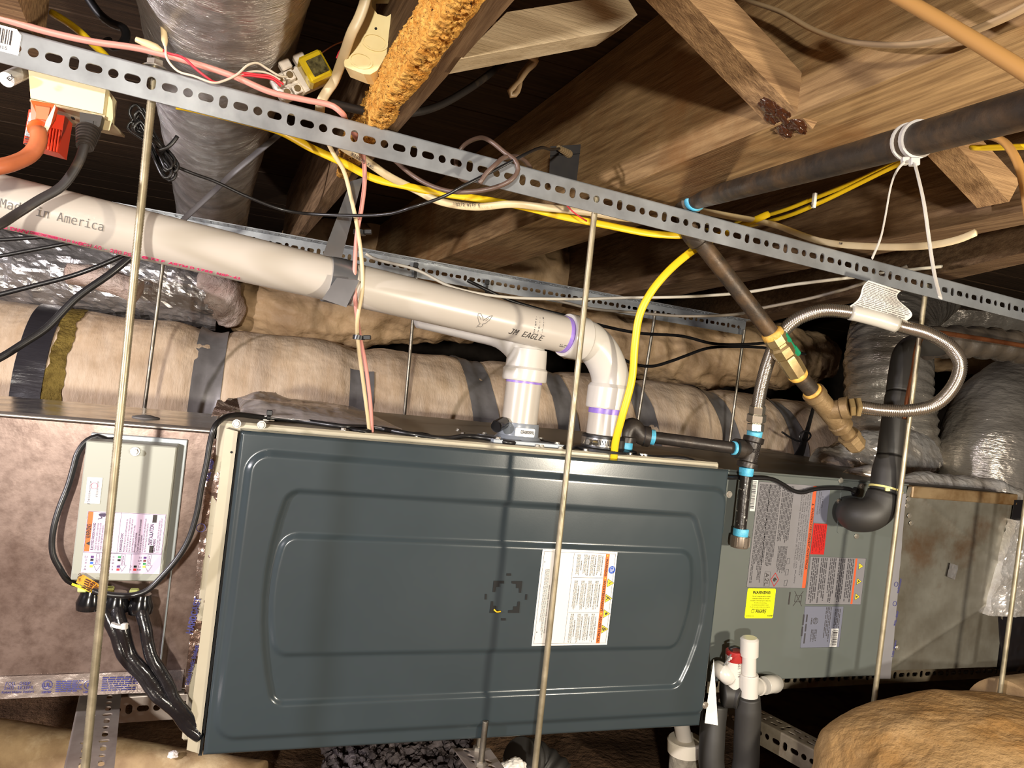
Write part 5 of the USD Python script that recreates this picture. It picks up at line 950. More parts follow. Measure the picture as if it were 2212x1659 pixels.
q = spline([PY(2000, 742, 1.30), PY(2060, 738, 1.28), PY(2140, 742, 1.26), PY(2212, 752, 1.24), PY(2330, 760, 1.2)], 10); q, _ = resample(q, .008)
one('wrapped_line', 'dark tape-wrapped refrigerant line running level at the right edge', 'refrigerant pipe', tube(q, .036, 36, True, lambda p, th, s: .004 * (ridged(p, 22, 3, 6) - .5) + .002 * np.sign(np.sin(s * 130 + th))), mat('wrap_dark', rgb(62, 56, 50), .5, 0, rgb(84, 74, 62), scale=14, bump=.4, bscale=60, bdist=.003), True)
mat('copper', rgb(184, 116, 74), .38, .8, rgb(140, 84, 54), scale=18)
q = spline([PY(1955, 905, 1.005), PY(1962, 860, 1.01), PY(1974, 800, 1.02), PY(1980, 758, 1.03), PY(1990, 728, 1.05), PY(2018, 719, 1.1), PY(2100, 729, 1.16), PY(2212, 747, 1.18), PY(2330, 765, 1.16)], 10)
one('copper_line', 'thin bare copper tube beside the thick black foam line', 'refrigerant pipe', tube(q, .0052, 14), M['copper'], True)

# ------------------------------------------------------------------ condensate trap
tr = Thing('condensate_trap', 'white plastic condensate pipe and tee with black foam U-trap', 'drain pipe'); TY = 1.055; R1 = .0107
ca, cb2, cc2 = PY(1619, 1377, TY), PY(1618, 1416, TY), PY(1618, 1456, TY); cd = PY(1617, 1520, TY); dz = nrm(cd - ca)
tr.add('cap', lathe(ca, dz, [(0, .0), (.0, .0125), (.003, .0158), (np.linalg.norm(cb2 - ca), .0156), (np.linalg.norm(cb2 - ca), .0120)], 30), M['pvc_clean'], 30)
tr.add('riser_pipe', cyl(cb2 - dz * .01, cc2 + dz * .01, .0122, 28), M['pvc_clean'], True)
tk = tr.add('tee', cat(lathe(cc2, dz, [(0, .0125), (0, .0155), (.0025, .0162), (np.linalg.norm(cd - cc2), .0158)], 30), lathe(PY(1618, 1488, TY), PY(1652, 1480, TY + .03) - PY(1618, 1488, TY), [(0, .0140), (.036, .0140), (.036, .0155), (.040, .0155)], 28)), M['pvc_clean'], 35)
print_on(tr, tk, 'lettering', fine_print(.016, .010, 4, 9), 1601, 1500, cc2, dz, .0161, M['print_grey'])
tr.add('elbow', tube(spline([PY(1650, 1481, TY + .03), PY(1664, 1478, TY + .035), PY(1672, 1478, TY + .05), PY(1674, 1476, TY + .062)], 8), .0158, 28), M['pvc_clean'], True)
oa, ob = PY(1586, 1412, TY + .02), PY(1585, 1490, TY + .02); tr.add('overflow_riser', cyl(oa, ob, .0150, 28), M['pvc_clean'], True); rk = tr.add('overflow_switch', cyl(PY(1588, 1404, TY + .02), PY(1587, 1427, TY + .02), .0162, 28), mat('switch_red', rgb(150, 30, 28), .4), True, 'red overflow switch collar')
print_on(tr, None, 'lettering', mono('@61T1', .006, .022) if False else tf(mono('061 TT4', .0045, .024), 0, 0, 0), 1594, 1434, oa, nrm(ob - oa), .0151, M['print_grey'])
tr.add('switch_lead', tube(spline([PY(1598, 1400, TY + .015), PY(1588, 1397, TY + .015), PY(1577, 1401, TY + .015), PY(1580, 1405, TY + .015)], 6), .004, 10, flat=.5), M['rubber_black'], True, under=rk)
tr.add('inlet_elbow', tube(spline([PY(1552, 1445, 1.115), PY(1556, 1447, TY + .03), PY(1566, 1456, TY + .02), PY(1575, 1464, TY + .02)], 8), .0142, 26), M['pvc_clean'], True)
tr.add('strap', bar(PY(1579, 1414, TY), PY(1544, 1468, 1.1), .004, .0015, (0, -1, 0)), M['strap_metal'], 20)
fo = spline([PY(1576, 1486, TY + .02), PY(1578, 1500, TY + .02), PY(1590, 1515, TY + .01)], 8)
tr.add('foam_sleeve', tube(spline([PY(1560, 1498, TY + .03), PY(1590, 1500, TY + .02), PY(1606, 1508, TY + .008)], 8), .0235, 32), M['foam_black'], True)
lg = spline([PY(1617, 1503, TY), PY(1616, 1540, TY), PY(1613, 1600, TY), PY(1611, 1650, TY), PY(1600, 1688, TY), PY(1572, 1700, TY + .01), PY(1546, 1686, TY + .02), PY(1537, 1650, TY + .025), PY(1538, 1600, TY + .03), PY(1540, 1565, TY + .035), PY(1545, 1520, TY + .04)], 12); q, _ = resample(lg, .005)
tr.add('foam_trap', tube(q, np.r_[np.linspace(.0195, .0222, 6), np.full(len(q) - 6, .0222)], 34), M['foam_black'], True, 'black foam-insulated U bend')
mat('ink_black', rgb(30, 28, 28), .6)
# ------------------------------------------------------------------ cables
mat('cable_pink', rgb(206, 142, 130), .45); mat('cable_cream', rgb(212, 194, 156), .42, 0, rgb(202, 180, 138), scale=20); mat('cable_yellow', rgb(226, 188, 28), .38); mat('cable_black', rgb(24, 23, 24), .38, coat=.15)
mat('cable_brown', rgb(96, 76, 66), .4); mat('cable_tan', rgb(172, 128, 72), .45); mat('cable_lamp', rgb(156, 132, 100), .45); mat('cable_grey', rgb(128, 118, 104), .5); mat('cable_white', rgb(196, 188, 170), .42); mat('cable_red', rgb(206, 48, 62), .4); mat('cable_orange', rgb(206, 116, 72), .45, 0, rgb(180, 100, 62), scale=14)
mat('black_dusty', rgb(44, 40, 38), .5, 0, rgb(96, 82, 64), scale=26, lo=.55, hi=.78)
def pts3(pts, X=None, Z=None):
    out = []
    for q in pts:
        if X is not None and len(q) == 2: out.append(PX(q[0], q[1], X))
        elif Z is not None and len(q) == 2: out.append(PZ(q[0], q[1], Z))
        elif len(q) == 4: out.append(A(*q[:3]) if q[3] == 'w' else PZ(q[0], q[1], q[2]))
        else: out.append(PY(*q))
    return out
def cpath(pts, step=.006, n=10): return resample(spline(pts, n), step)[0]
def cable(name, label, pts, r, m, flat=1.0, group='loose cables and wires', cat_='cable', sides=10, hint=None, P=None):
    p = cpath(P if P is not None else pts3(pts))
    return one(name, label, cat_, tube(p, r, sides, True, None, flat, hint), M[m], True, group)
def cable_t(name, label, P, r, m, flat=1.0, cat_='cable', hint=None, sides=10):
    T = Thing(name, label, cat_, 'loose cables and wires'); T.add('jacket', tube(cpath(P), r, sides, True, None, flat, hint), M[m], True); return T
def with_y(pts, ys): return [PY(x, y, yy) for (x, y), yy in zip(pts, np.interp(np.linspace(0, 1, len(pts)), np.linspace(0, 1, len(ys)), ys))]
S_ = lambda x: fsn(x)[1]
FR = -.012
cable('pink_cable', 'pink cable lying along the top of the front slotted angle at left', None, .0037, 'cable_pink', P=[PY(x, y, S_(min(max(x, 0), 700)) - .004) for x, y in ((-90, 18), (0, 39), (100, 68), (200, 90), (301, 105), (400, 131), (502, 164), (585, 199), (660, 216), (719, 229), (737, 243))] + [PY(748, 262, .99), PY(772, 300, 1.0)])
tc = Thing('thermostat_cable', 'pink and white thermostat cable pair tied with black ties, dropping to the furnace', 'cable', 'loose cables and wires')
pkp = with_y([(776, 300), (783, 324), (788, 385), (781, 450), (772, 498), (767, 560), (766, 622), (772, 690), (778, 730), (790, 790), (800, 870), (804, 945)], [1.0, 1.02, 1.03, 1.035, 1.10, 1.125])
whp = with_y([(704, 300), (722, 335), (742, 368), (759, 430), (772, 492), (781, 560), (783, 622), (772, 690), (773, 736), (786, 836), (796, 915), (799, 946)], [.99, 1.0, 1.02, 1.03, 1.035, 1.10, 1.125])
tc.add('pink_jacket', tube(cpath(pkp), .0030, 10), M['cable_pink'], True, 'pink jacket'); tc.add('white_jacket', tube(cpath(whp), .0028, 10), M['cable_cream'], True, 'cream-white jacket')
for x, y in ((777, 502), (775, 729)):
    p = PY(x, y, 1.033 if y < 600 else 1.045); z = tc.add('black_tie', lathe(p - A(0, 0, .003), (0, 0, 1), [(0, .007), (0, .0085), (.006, .0085), (.006, .007)], 18), M['cable_black'], 25, 'black cable tie'); tc.add('tie_head', obox(p + RT * .011 + A(0, -.004, 0), [RT, UPV, -FW], [.005, .003, .003], .0006), M['cable_black'], 20, under=z)
cable('flat_cable', 'cream flat electrical cable dropping past the painted metal box', None, .0064, 'cable_cream', .5, hint=FW, P=with_y([(800, -60), (789, 0), (776, 38), (760, 70), (745, 112), (733, 146), (720, 178), (706, 198), (693, 222), (690, 250)], [.86, .88, .965, .985]))
rx_ = [(722, 298), (745, 320), (783, 342), (840, 381), (900, 411), (947, 434), (1024, 447), (1108, 441), (1175, 448), (1275, 459), (1359, 472), (1430, 470), (1472, 453), (1520, 457), (1572, 466), (1673, 486), (1773, 521), (1873, 532), (2007, 530), (2074, 516), (2108, 502)]
T = cable_t('flat_cable', 'long cream printed flat cable sagging under and over the front slotted angle', with_y(rx_[:15], [1.0, 1.02, 1.06, 1.05, 1.02, 1.02, 1.06, 1.06]) + [PX(x, y, .893) for x, y in rx_[15:]], .0056, 'cable_cream', .55, hint=FW)
def along(T, nm, t, h, x, y, yy, ang, w, m, **k):
    pl = Plane(PY(x, y, yy), RT, UPV); T.add(nm, pl.flat(text_at(t, h, 0, 0, -ang, w, **k), 0, .0004), m, 20)
along(T, 'lettering', 'E18679 AWG', .0042, 758, 335, 1.011, 33, .034, M['print_black'], mono=True)
along(T, 'lettering', '12/2 WITH G', .0042, 985, 445, 1.045, 1, .034, M['print_black'], mono=True)
along(T, 'lettering', 'NM-B 600V', .0034, 1812, 528, PX(1812, 528, .885)[1], 3, .034, M['print_black'], mono=True)
yl = [(380, 226), (425, 235), (502, 254), (602, 282), (669, 318), (740, 351), (807, 385), (874, 401), (941, 415), (1075, 436), (1141, 449), (1208, 466), (1309, 486), (1409, 505), (1480, 508), (1530, 500)]
cable('yellow_cable', 'yellow flat cable running along below the front slotted angle', None, .0056, 'cable_yellow', .55, hint=FW, P=with_y(yl, [.985, .99, 1.03, 1.05, 1.06, 1.04, 1.02, 1.0]))
cable('yellow_cable', 'yellow flat cable dropping into the furnace top by the black gas elbow', None, .0064, 'cable_yellow', .5, hint=FW, P=[PX(1660, 462, .86), PX(1606, 486, .80)] + with_y([(1530, 521), (1485, 550), (1440, 590), (1404, 635), (1382, 680), (1372, 740), (1365, 820), (1343, 903), (1330, 953), (1325, 1000)], [1.04, 1.04, 1.05, 1.06, 1.08, 1.10]))
XJ = .905
cable('yellow_cable', 'upper of two yellow cables clipped along the brown joist', None, .0056, 'cable_yellow', .55, P=[PX(x, y, XJ) for x, y in ((1590, 482), (1640, 470), (1700, 452), (1750, 432), (1800, 412), (1850, 391), (1900, 368), (1950, 345), (2010, 316))])
cable('yellow_cable', 'lower of two yellow cables clipped along the brown joist', None, .0056, 'cable_yellow', .55, P=[PX(x, y, XJ - .012) for x, y in ((1600, 492), (1640, 483), (1706, 465), (1766, 440), (1800, 424), (1850, 399), (1900, 374), (1950, 350), (2010, 322))])
p = PX(1759, 433, XJ - .02); cl = Thing('cable_clip', 'white plastic cable clip over the paired yellow cables', 'clip'); cl.add('clip', obox(p, [A(0, 1, 0), A(0, .0, 1.0), A(1, 0, 0)], [.0035, .013, .003], .001), M['plastic_white'], 20); cl.add('nail', cyl(p + A(-.003, 0, -.010), p + A(-.005, 0, -.010), .002, 12, .0003), M['screw_zinc'], 20)
cable('yellow_cable', 'yellow cable loop bending down at the right edge beyond the gas pipe', None, .0062, 'cable_tan', .6, P=[PX(x, y, .70) for x, y in ((2120, 292), (2138, 294), (2168, 306), (2191, 336), (2206, 372), (2216, 420), (2225, 480), (2235, 560), (2260, 640), (2330, 700))])
cable('yellow_cable', 'short straight yellow cable at the right edge beside the brace', None, .005, 'cable_yellow', .6, P=[PX(x, y, .72) for x, y in ((2100, 319), (2135, 319), (2212, 317), (2300, 315), (2600, 310))])
cable('black_cable', 'thick dusty black cable sagging across the foam-covered joist', None, .0056, 'black_dusty', P=with_y([(700, 218), (740, 229), (807, 243), (884, 244), (941, 231), (1008, 195), (1074, 147), (1115, 114), (1150, 85)], [.99, 1.0, 1.02, 1.06, 1.15, 1.2]))
cable('twisted_cable', 'beige-brown cord hanging from the top with a twisted loop end', None, .0042, 'cable_lamp', P=with_y([(1020, -80), (1048, 0), (1060, 34), (1074, 62), (1092, 88), (1115, 107), (1140, 120), (1158, 130), (1154, 138), (1140, 150), (1128, 166), (1120, 178), (1108, 190), (1101, 200), (1106, 207), (1116, 200), (1121, 186), (1124, 166), (1138, 146), (1158, 122), (1178, 100)], [.93, .95, .97, .97, .97, 1.0]))
cable('lamp_cable', 'pale twin lamp cord sagging in front of the joist at top right', None, .0042, 'cable_lamp', .6, P=[PX(x, y, .475) for x, y in ((1560, -25), (1612, 0), (1689, 27), (1756, 64), (1823, 87), (1907, 97), (1990, 94), (2091, 70), (2212, 17), (2300, -40), (2500, -180))])
cable('tan_cable', 'thick tan cable crossing the top right corner', None, .0052, 'cable_tan', P=[PX(x, y, .43) for x, y in ((1900, -30), (1954, 0), (2041, 50), (2141, 110), (2212, 154), (2320, 225), (2700, 480))])
cable('white_cable', 'thin whitish cord strung level behind the old gas pipe', None, .0034, 'cable_white', P=with_y([(790, 548), (807, 558), (900, 583), (974, 619), (1075, 640), (1242, 646), (1360, 643), (1480, 641), (1606, 632), (1706, 616), (1840, 599), (1974, 582), (2212, 559), (2320, 548)], [1.6, 1.6, 1.55, 1.45, 1.25, 1.08, 1.0]))
cable('grey_cable', 'thin grey cord strung behind the valve with the green handle', None, .0034, 'cable_grey', P=with_y([(1190, 645), (1275, 666), (1380, 676), (1480, 683), (1589, 679), (1639, 667), (1773, 639), (1873, 609), (1960, 575)], [1.62, 1.55, 1.4, 1.2, 1.05]))
cable('black_cable', 'black cable behind the white elbow, upper of two', None, .0042, 'cable_black', P=with_y([(1010, 606), (1095, 646), (1158, 666), (1242, 687), (1282, 699), (1376, 719), (1472, 726), (1539, 742), (1600, 744), (1668, 740)], [1.72, 1.72, 1.75, 1.8]))
cable('black_cable', 'black cable looping behind the yellow drop cable, lower of two', None, .0042, 'cable_black', P=with_y([(1320, 762), (1339, 773), (1376, 788), (1409, 791), (1453, 779), (1480, 769), (1530, 752), (1589, 749), (1660, 752), (1740, 765)], [1.75, 1.75, 1.78, 1.8]))
cable('black_cable', 'thin black wire from the coiled bundle to the black transformer, in front of the angle', None, .0021, 'cable_black', P=with_y([(372, 352), (378, 358), (420, 376), (462, 391), (535, 425), (619, 455), (740, 465), (840, 462), (890, 448), (957, 425), (1008, 398), (1074, 365), (1125, 338), (1165, 320), (1190, 323), (1208, 321)], [1.02, 1.03, 1.04, .94, .915, .92, 1.08]))
bp_ = []
rbn = random.Random(3)
for k in range(9):
    a0, a1 = (300 + rbn.uniform(-14, 10), 262 + rbn.uniform(-24, 18)), (362 + rbn.uniform(-14, 16), 352 + rbn.uniform(-10, 26)); y_ = .99 + rbn.uniform(-.004, .02); w = rbn.uniform(6, 15)
    bp_ += [PY(a0[0] - w, a0[1] + w * .3, y_), PY(a0[0], a0[1] - w, y_), PY((a0[0] + a1[0]) / 2 + w * .3, (a0[1] + a1[1]) / 2 - w * .15, y_ + .004), PY(a1[0] + w * .8, a1[1], y_), PY(a1[0] - 2, a1[1] + w, y_), PY((a0[0] + a1[0]) / 2 - w * .3, (a0[1] + a1[1]) / 2 + w * .15, y_ + .006)]
bu = Thing('cable_bundle', 'coiled bundle of thin black wire hanging behind the first threaded rod', 'cable', 'loose cables and wires'); bu.add('coil', tube(cpath(bp_, .004, 8), .0019, 8), M['cable_black'], True)
bu.add('wrap', tube(cpath([PY(318, 300, 1.0), PY(333, 302, .98), PY(348, 318, .985), PY(345, 330, 1.0), PY(325, 322, 1.01), PY(318, 303, 1.0)], .004), .0028, 8), M['cable_black'], True)
bu.add('loose_end', tube(cpath([PY(340, 325, .985), PY(362, 318, .985), PY(378, 302, .985), PY(383, 294, .985)], .004), .0024, 8), M['cable_black'], True)
cable('brown_cable', 'brown cable looped over the middle of the front slotted angle', None, .0031, 'cable_brown', P=with_y([(830, 325), (847, 341), (890, 378), (941, 405), (991, 415), (1058, 408), (1101, 391), (1119, 368), (1114, 348), (1091, 330), (1058, 304), (1034, 298), (1001, 315), (985, 345), (992, 382), (1010, 391), (1050, 388), (1070, 398), (1088, 382)], [1.0, .99, .94, .915, .915, .94, .99, 1.0, 1.0, 1.0]))
cable('brown_cable', 'short brown cable loop standing above the front angle near the transformer', None, .0031, 'cable_brown', P=with_y([(1036, 396), (1050, 375), (1070, 356), (1088, 341), (1115, 338), (1132, 346), (1146, 362)], [.915, .912, .93, .98]))
cable('power_cable', 'flat black power cord dropping from the plug across the white pipe', None, .0058, 'black_dusty', .65, hint=FW, P=with_y([(184, 302), (181, 318), (170, 350), (134, 402), (84, 432), (33, 464), (0, 485), (-60, 512)], [.945, .94, .93, .90]))
cable('extension_cable', 'orange extension cord leaving the outlet box at left', None, .0082, 'cable_orange', P=with_y([(82, 280), (84, 298), (78, 318), (64, 335), (33, 351), (0, 360), (-80, 372)], [.93, .92, .88]))
cable('black_cable', 'thick black cable falling from under the white pipe to the left edge', None, .0047, 'cable_black', P=with_y([(330, 510), (290, 548), (240, 590), (167, 642), (100, 709), (50, 742), (0, 773), (-60, 800)], [1.12, 1.1, 1.08, 1.06]))
cable('black_cable', 'thinner black cable running left over the silver foil duct', None, .0036, 'cable_black', P=with_y([(330, 520), (264, 553), (167, 592), (67, 619), (0, 636), (-60, 650)], [1.3, 1.3, 1.3]))
cable('black_cable', 'upper thin black wire at the left edge just under the pink printing', None, .0028, 'cable_black', P=with_y([(190, 505), (94, 512), (0, 518), (-60, 520)], [1.25, 1.25]))
cable('black_cable', 'lower thin black wire at the left edge over the foil', None, .0028, 'cable_black', P=with_y([(230, 512), (147, 526), (60, 542), (0, 553), (-60, 562)], [1.25, 1.25]))
mat('strap_dark', rgb(74, 70, 68), .5)
cable('grey_strap', 'dark grey flat strap slanting across the silver flexible duct', None, .0062, 'strap_dark', .35, cat_='strap', hint=FW, P=with_y([(625, 270), (602, 291), (502, 375), (468, 408), (401, 470), (385, 488)], [1.25, 1.35, 1.5]))
cable('yellow_cable', 'short dark yellow cable behind the pink cable at top left', None, .0062, 'cable_yellow', .7, P=with_y([(112, 28), (145, 48), (174, 70), (203, 98), (222, 114), (240, 135)], [1.05, 1.04, 1.03]))
cable('black_cable', 'black cable loop in the dark bay at top left beside the silver duct', None, .006, 'cable_black', P=with_y([(180, -20), (215, 30), (240, 50), (268, 62), (272, 80), (262, 96), (240, 100), (232, 85)], [1.2, 1.18, 1.15]))
sc1 = Thing('signal_wires', 'thin red and white wires with cream crimp ends running to the relay block', 'wire', 'loose cables and wires')
wp = [(357, 98), (361, 127), (385, 154), (418, 164), (462, 179), (485, 174), (512, 161), (535, 141), (555, 136), (575, 147), (602, 163), (620, 166)]
sc1.add('white_wire', tube(cpath(with_y(wp, [.925, .92, .93, .955]), .004), .0014, 8), M['cable_white'], True, 'white wire')
sc1.add('white_wire', tube(cpath(with_y([(505, 166), (530, 158), (552, 154), (578, 158), (605, 172)], [.93, .955]), .004), .0014, 8), M['cable_white'], True, 'white wire')
rp = [(352, 108), (361, 114), (395, 124), (421, 147), (448, 168), (465, 178), (490, 172), (518, 158), (552, 161), (585, 165), (612, 182)]
sc1.add('red_wire', tube(cpath(with_y(rp, [.926, .922, .93, .955]), .004), .0014, 8), M['cable_red'], True, 'red wire')
sc1.add('red_wire', tube(cpath(with_y([(500, 166), (530, 163), (560, 166), (590, 172), (606, 186)], [.93, .955]), .004), .0014, 8), M['cable_red'], True, 'red wire')
a, b = PY(351, 37, .93), PY(357, 100, .925); sc1.add('crimp', lathe(a, b - a, [(0, .0022), (.001, .0030), (np.linalg.norm(b - a) * .8, .0036), (np.linalg.norm(b - a), .0018)], 14), M['cable_cream'], True, 'cream crimp sleeve')
a, b = PY(294, 85, .93), PY(352, 110, .925); sc1.add('crimp', lathe(a, b - a, [(0, .0030), (.004, .0034), (.012, .0046), (np.linalg.norm(b - a) * .75, .0046), (np.linalg.norm(b - a), .0018)], 14), M['cable_cream'], True, 'cream crimp sleeve')

# control cable over the furnace top down to the control box
TC = TZ + .0045
fr = lambda x, y: (lambda p: p if p[1] > FY + .045 else PY(x, y, FY + .045))(PZ(x, y, TC))
cc = Thing('control_cable', 'black control cable running over the furnace top between coil grommet and control box', 'cable', 'loose cables and wires')
P_ = [PY(x, y, 1.055) for x, y in ((200, 1276), (234, 1284), (284, 1286), (318, 1275), (351, 1244), (385, 1204), (408, 1164), (425, 1110), (435, 1054), (447, 997), (454, 955), (464, 921))] + [PY(484, 903, 1.075), PY(515, 896, 1.11)] + [fr(x, y) for x, y in ((569, 902), (636, 907), (740, 921), (807, 924), (890, 938), (957, 947), (1008, 942), (1048, 946), (1100, 956))]
P_ += [fr(1158, 953), fr(1225, 968)] + [A(1.0, 1, 1) * fr(1262, 973) + A(0, .03, .0)] + [fr(1355, 984), fr(1409, 988), fr(1480, 991)] + [PY(1530, 1011, 1.108), PY(1562, 1029, 1.095), PY(1603, 1032, 1.105), PY(1667, 1035, 1.105), PY(1691, 1046, 1.108), PY(1714, 1060, 1.110), PY(1732, 1064, 1.110), PY(1760, 1057, 1.110), PY(1806, 1054, 1.110), PY(1836, 1057, 1.108), PY(1845, 1061, 1.114)]
cc.add('jacket', tube(cpath(P_, .005), .0038, 12), M['cable_black'], True)
g = PY(1846, 1062, 1.119); cc.add('grommet', cat(lathe(g, (0, -1, 0), [(0, .0095), (.003, .009), (.006, .0075), (.007, .003)], 22)), M['rubber_black'], 30)
p = fr(581, 903); z = cc.add('clip_base', obox(p + A(0, 0, -.003), np.eye(3), [.008, .005, .001], .0004), M['plastic_white'], 20, 'white adhesive clip base'); cc.add('black_tie', cat(lathe(p - A(.003, 0, 0), (1, 0, 0), [(0, .004), (0, .0056), (.005, .0056), (.005, .004)], 14), obox(p + A(0, 0, .008), np.eye(3), [.004, .003, .004], .0008)), M['cable_black'], 25, 'black cable tie')
cable('black_cable', 'black cable looping out at the left of the grey control box', None, .0039, 'cable_black', P=with_y([(252, 950), (226, 950), (212, 943), (187, 953), (168, 978), (158, 1012), (147, 1050), (129, 1095), (116, 1140), (112, 1180), (116, 1203), (128, 1226), (146, 1253), (164, 1262)], [1.112, 1.108, 1.10, 1.09, 1.09, 1.10]))
# cables leaving the control box below
mat('tape_wrap', rgb(26, 25, 28), .22, 0, coat=.5, bump=.5, bscale=34, bdist=.004)
lbl = ('left black taped cable bundle under the control box', 'middle black taped cable bundle with white tie under the control box', 'right black taped cable bundle under the control box')
for k, (pts, r) in enumerate((([(226, 1296), (232, 1326), (246, 1366), (262, 1402), (290, 1442), (330, 1490), (370, 1530), (398, 1562), (430, 1590)], .0082), ([(254, 1294), (256, 1322), (264, 1362), (277, 1402), (304, 1442), (348, 1500), (395, 1552), (430, 1580)], .0085), ([(305, 1300), (307, 1330), (314, 1368), (324, 1404), (346, 1452), (376, 1504), (396, 1538), (430, 1570)], .0080))):
    T = Thing('cable_bundle', lbl[k], 'cable', 'loose cables and wires'); pp = cpath(with_y(pts, [1.085, 1.07, 1.07, 1.085]), .004)
    T.add('taped_bundle', tube(pp, r, 20, True, lambda p, th, s, k=k: .0025 * (fbm(p, 60, 3, k) - .5) + .0015 * np.sin(s * 90 + th)), M['tape_wrap'], True)
    if k == 1: q = PY(258, 1349, 1.068); z = T.add('white_tie', lathe(q - A(0, 0, .002), (.15, 0, 1), [(0, .008), (0, .0102), (.004, .0102), (.004, .008)], 18), M['plastic_white'], 25, 'white cable tie'); T.add('tie_head', obox(q + A(.007, -.007, .0), [RT, UPV, -FW], [.0035, .004, .003], .0008), M['plastic_white'], 20, under=z)
for k, (x, y) in enumerate(((196, 1287), (252, 1292), (305, 1296))):
    T = Thing('cable_bushing', ('black cable bushing beside the yellow tag', 'black cable bushing at the middle below the control box', 'black cable bushing at the right below the control box')[k], 'bushing', 'cable bushings below the control box')
    q = PY(x, y, 1.088); T.add('bushing', lathe(q - A(0, 0, .018), (0, 0, 1), [(0, .010), (.001, .0155), (.010, .0165), (.020, .013), (.026, .012)], 18), M['vinyl_black'], 30); T.add('lock_nut', obox(q + A(-.009, -.006, .012), np.eye(3), [.0055, .006, .0045], .0015), mat('nut_lime', rgb(206, 214, 130), .4) if 'nut_lime' not in M else M['nut_lime'], 20, 'pale lime plastic lock')
yt = Thing('yellow_tag', 'folded yellow warning tag below the control box', 'tag'); mat('tag_yellow', rgb(246, 210, 24), .45)
yt.add('tag', hull([PY(x, y, 1.066 + k * .0008) for x, y in ((156, 1259), (213, 1279), (213, 1287), (154, 1264)) for k in (0, 1)]), M['tag_yellow'], 20)
fk = yt.add('fold', hull([PY(x, y, 1.064 + k * .0008) for x, y in ((170, 1245), (180, 1241), (214, 1262), (214, 1278), (164, 1259)) for k in (0, 1)]), mat('tag_amber', rgb(224, 150, 24), .45), 20, 'amber folded part')
along(yt, 'lettering', 'une', .006, 172, 1257, 1.0635, -70, .010, M['print_brown'])
yt.add('fine_print', Plane(PY(186, 1252, 1.0636), RT, UPV).flat(tf(fine_print(.02, .014, 5, 6), 0, .002, -28), 0, .0003), M['print_brown'], 20)

# ------------------------------------------------------------------ outlet box with plugs
mat('box_ivory', rgb(236, 222, 176), .42); mat('orange_plug', rgb(236, 92, 40), .38); mat('orange_red', rgb(220, 62, 28), .36); mat('plug_black', rgb(52, 46, 42), .4); mat('ivory_dirty', rgb(206, 192, 160), .5, 0, rgb(170, 150, 116), scale=30)
ob = Thing('outlet_box', 'ivory surface outlet box under the left end of the front slotted angle', 'electrical box')
OY = .968; f4 = [PY(x, y, OY) for x, y in ((61, 149), (229, 187), (222, 246), (66, 212))]
ob.add('box', hull(f4 + [p + A(.004, .052, .0) for p in f4]), M['box_ivory'], 20)
bl, br = f4[3], f4[2]; e1 = nrm(br - bl); dn_ = A(0, 0, -1.0)
ob.add('cover_plate', hull([bl + A(-.001, .002, -.0005), br + A(.002, .002, -.0005), br + A(.014, .066, -.003), bl + A(-.004, .066, -.003), bl + A(-.001, .002, -.003), br + A(.002, .002, -.003), br + A(.014, .066, -.006), bl + A(-.004, .066, -.006)]), M['ivory_dirty'], 20)
ob.add('side_plate', hull([PY(x, y, OY + .012) for x, y in ((230, 188), (243, 220), (244, 256), (236, 282), (212, 279), (224, 246))] + [PY(x, y, OY + .016) for x, y in ((230, 188), (243, 220), (244, 256), (236, 282), (212, 279), (224, 246))]), M['box_ivory'], 20)
for t_ in (.38, .50, .62):
    p = bl + e1 * t_ * .1 + A(.0, .022, -.0064); ob.add('outlet_slot', box(p[0] - .0015, p[0] + .0015, p[1] - .004, p[1] + .004, p[2] - .001, p[2] + .0004), M['black_gap'], 20)
op = Thing('orange_plug', 'orange extension cord plug in the ivory outlet box', 'plug'); q = [PY(x, y, .955) for x, y in ((66, 216), (118, 225), (113, 250), (95, 280), (70, 281), (67, 255))]
op.add('body', hull(q + [p + A(.0, .016, 0) for p in q] + [q[0] * .5 + q[3] * .5 + A(0, -.003, 0)]), M['orange_plug'], 25)
op.add('strain_relief', lathe(PY(82, 276, .96), PY(84, 297, .945) - PY(82, 276, .96), [(0, .0100), (.003, .0108), (.006, .0090), (.016, .0084)], 18), M['orange_plug'], 30)
op.add('grip_panel', hull([PY(x, y, .9515) for x, y in ((78, 228), (108, 233), (102, 259), (79, 256))] + [PY(x, y, .9535) for x, y in ((76, 226), (110, 231), (103, 261), (77, 258))]), M['cable_orange'], 20)
op.add('tape_scrap', hull([PY(x, y, .951 + k * .003) for x, y in ((118, 226), (120, 232), (110, 268), (102, 286), (94, 280), (99, 262), (113, 246)) for k in (0, 1)]), mat('putty', rgb(206, 200, 176), .5), 20, 'pale torn tape')
oc = Thing('orange_adapter', 'ribbed orange-red plug adapter with barcode sticker behind the orange plug', 'plug adapter'); q = [PY(x, y, .985) for x, y in ((62, 236), (140, 250), (127, 331), (50, 310))]
oc.add('body', hull(q + [p + A(.002, .030, 0) for p in q]), M['orange_red'], 25)
for k in range(6):
    a = q[1] * (k / 9) + q[0] * (1 - k / 9) if False else q[2] + (q[3] - q[2]) * (.04 + k * .085); b = q[1] + (q[0] - q[1]) * (.06 + k * .08)
    oc.add('rib', bar(a + A(0, -.0015, 0), b * .6 + a * .4 + A(0, -.0015, 0), .0022, .004, (0, 1, 0), .0006), M['orange_red'], 20)
st = oc.add('barcode_sticker', hull([PY(x, y, .9835 - k * .0006) for x, y in ((64, 243), (80, 245), (66, 297), (53, 292)) for k in (0, 1)]), M['sticker_white'], 20, 'white barcode sticker')
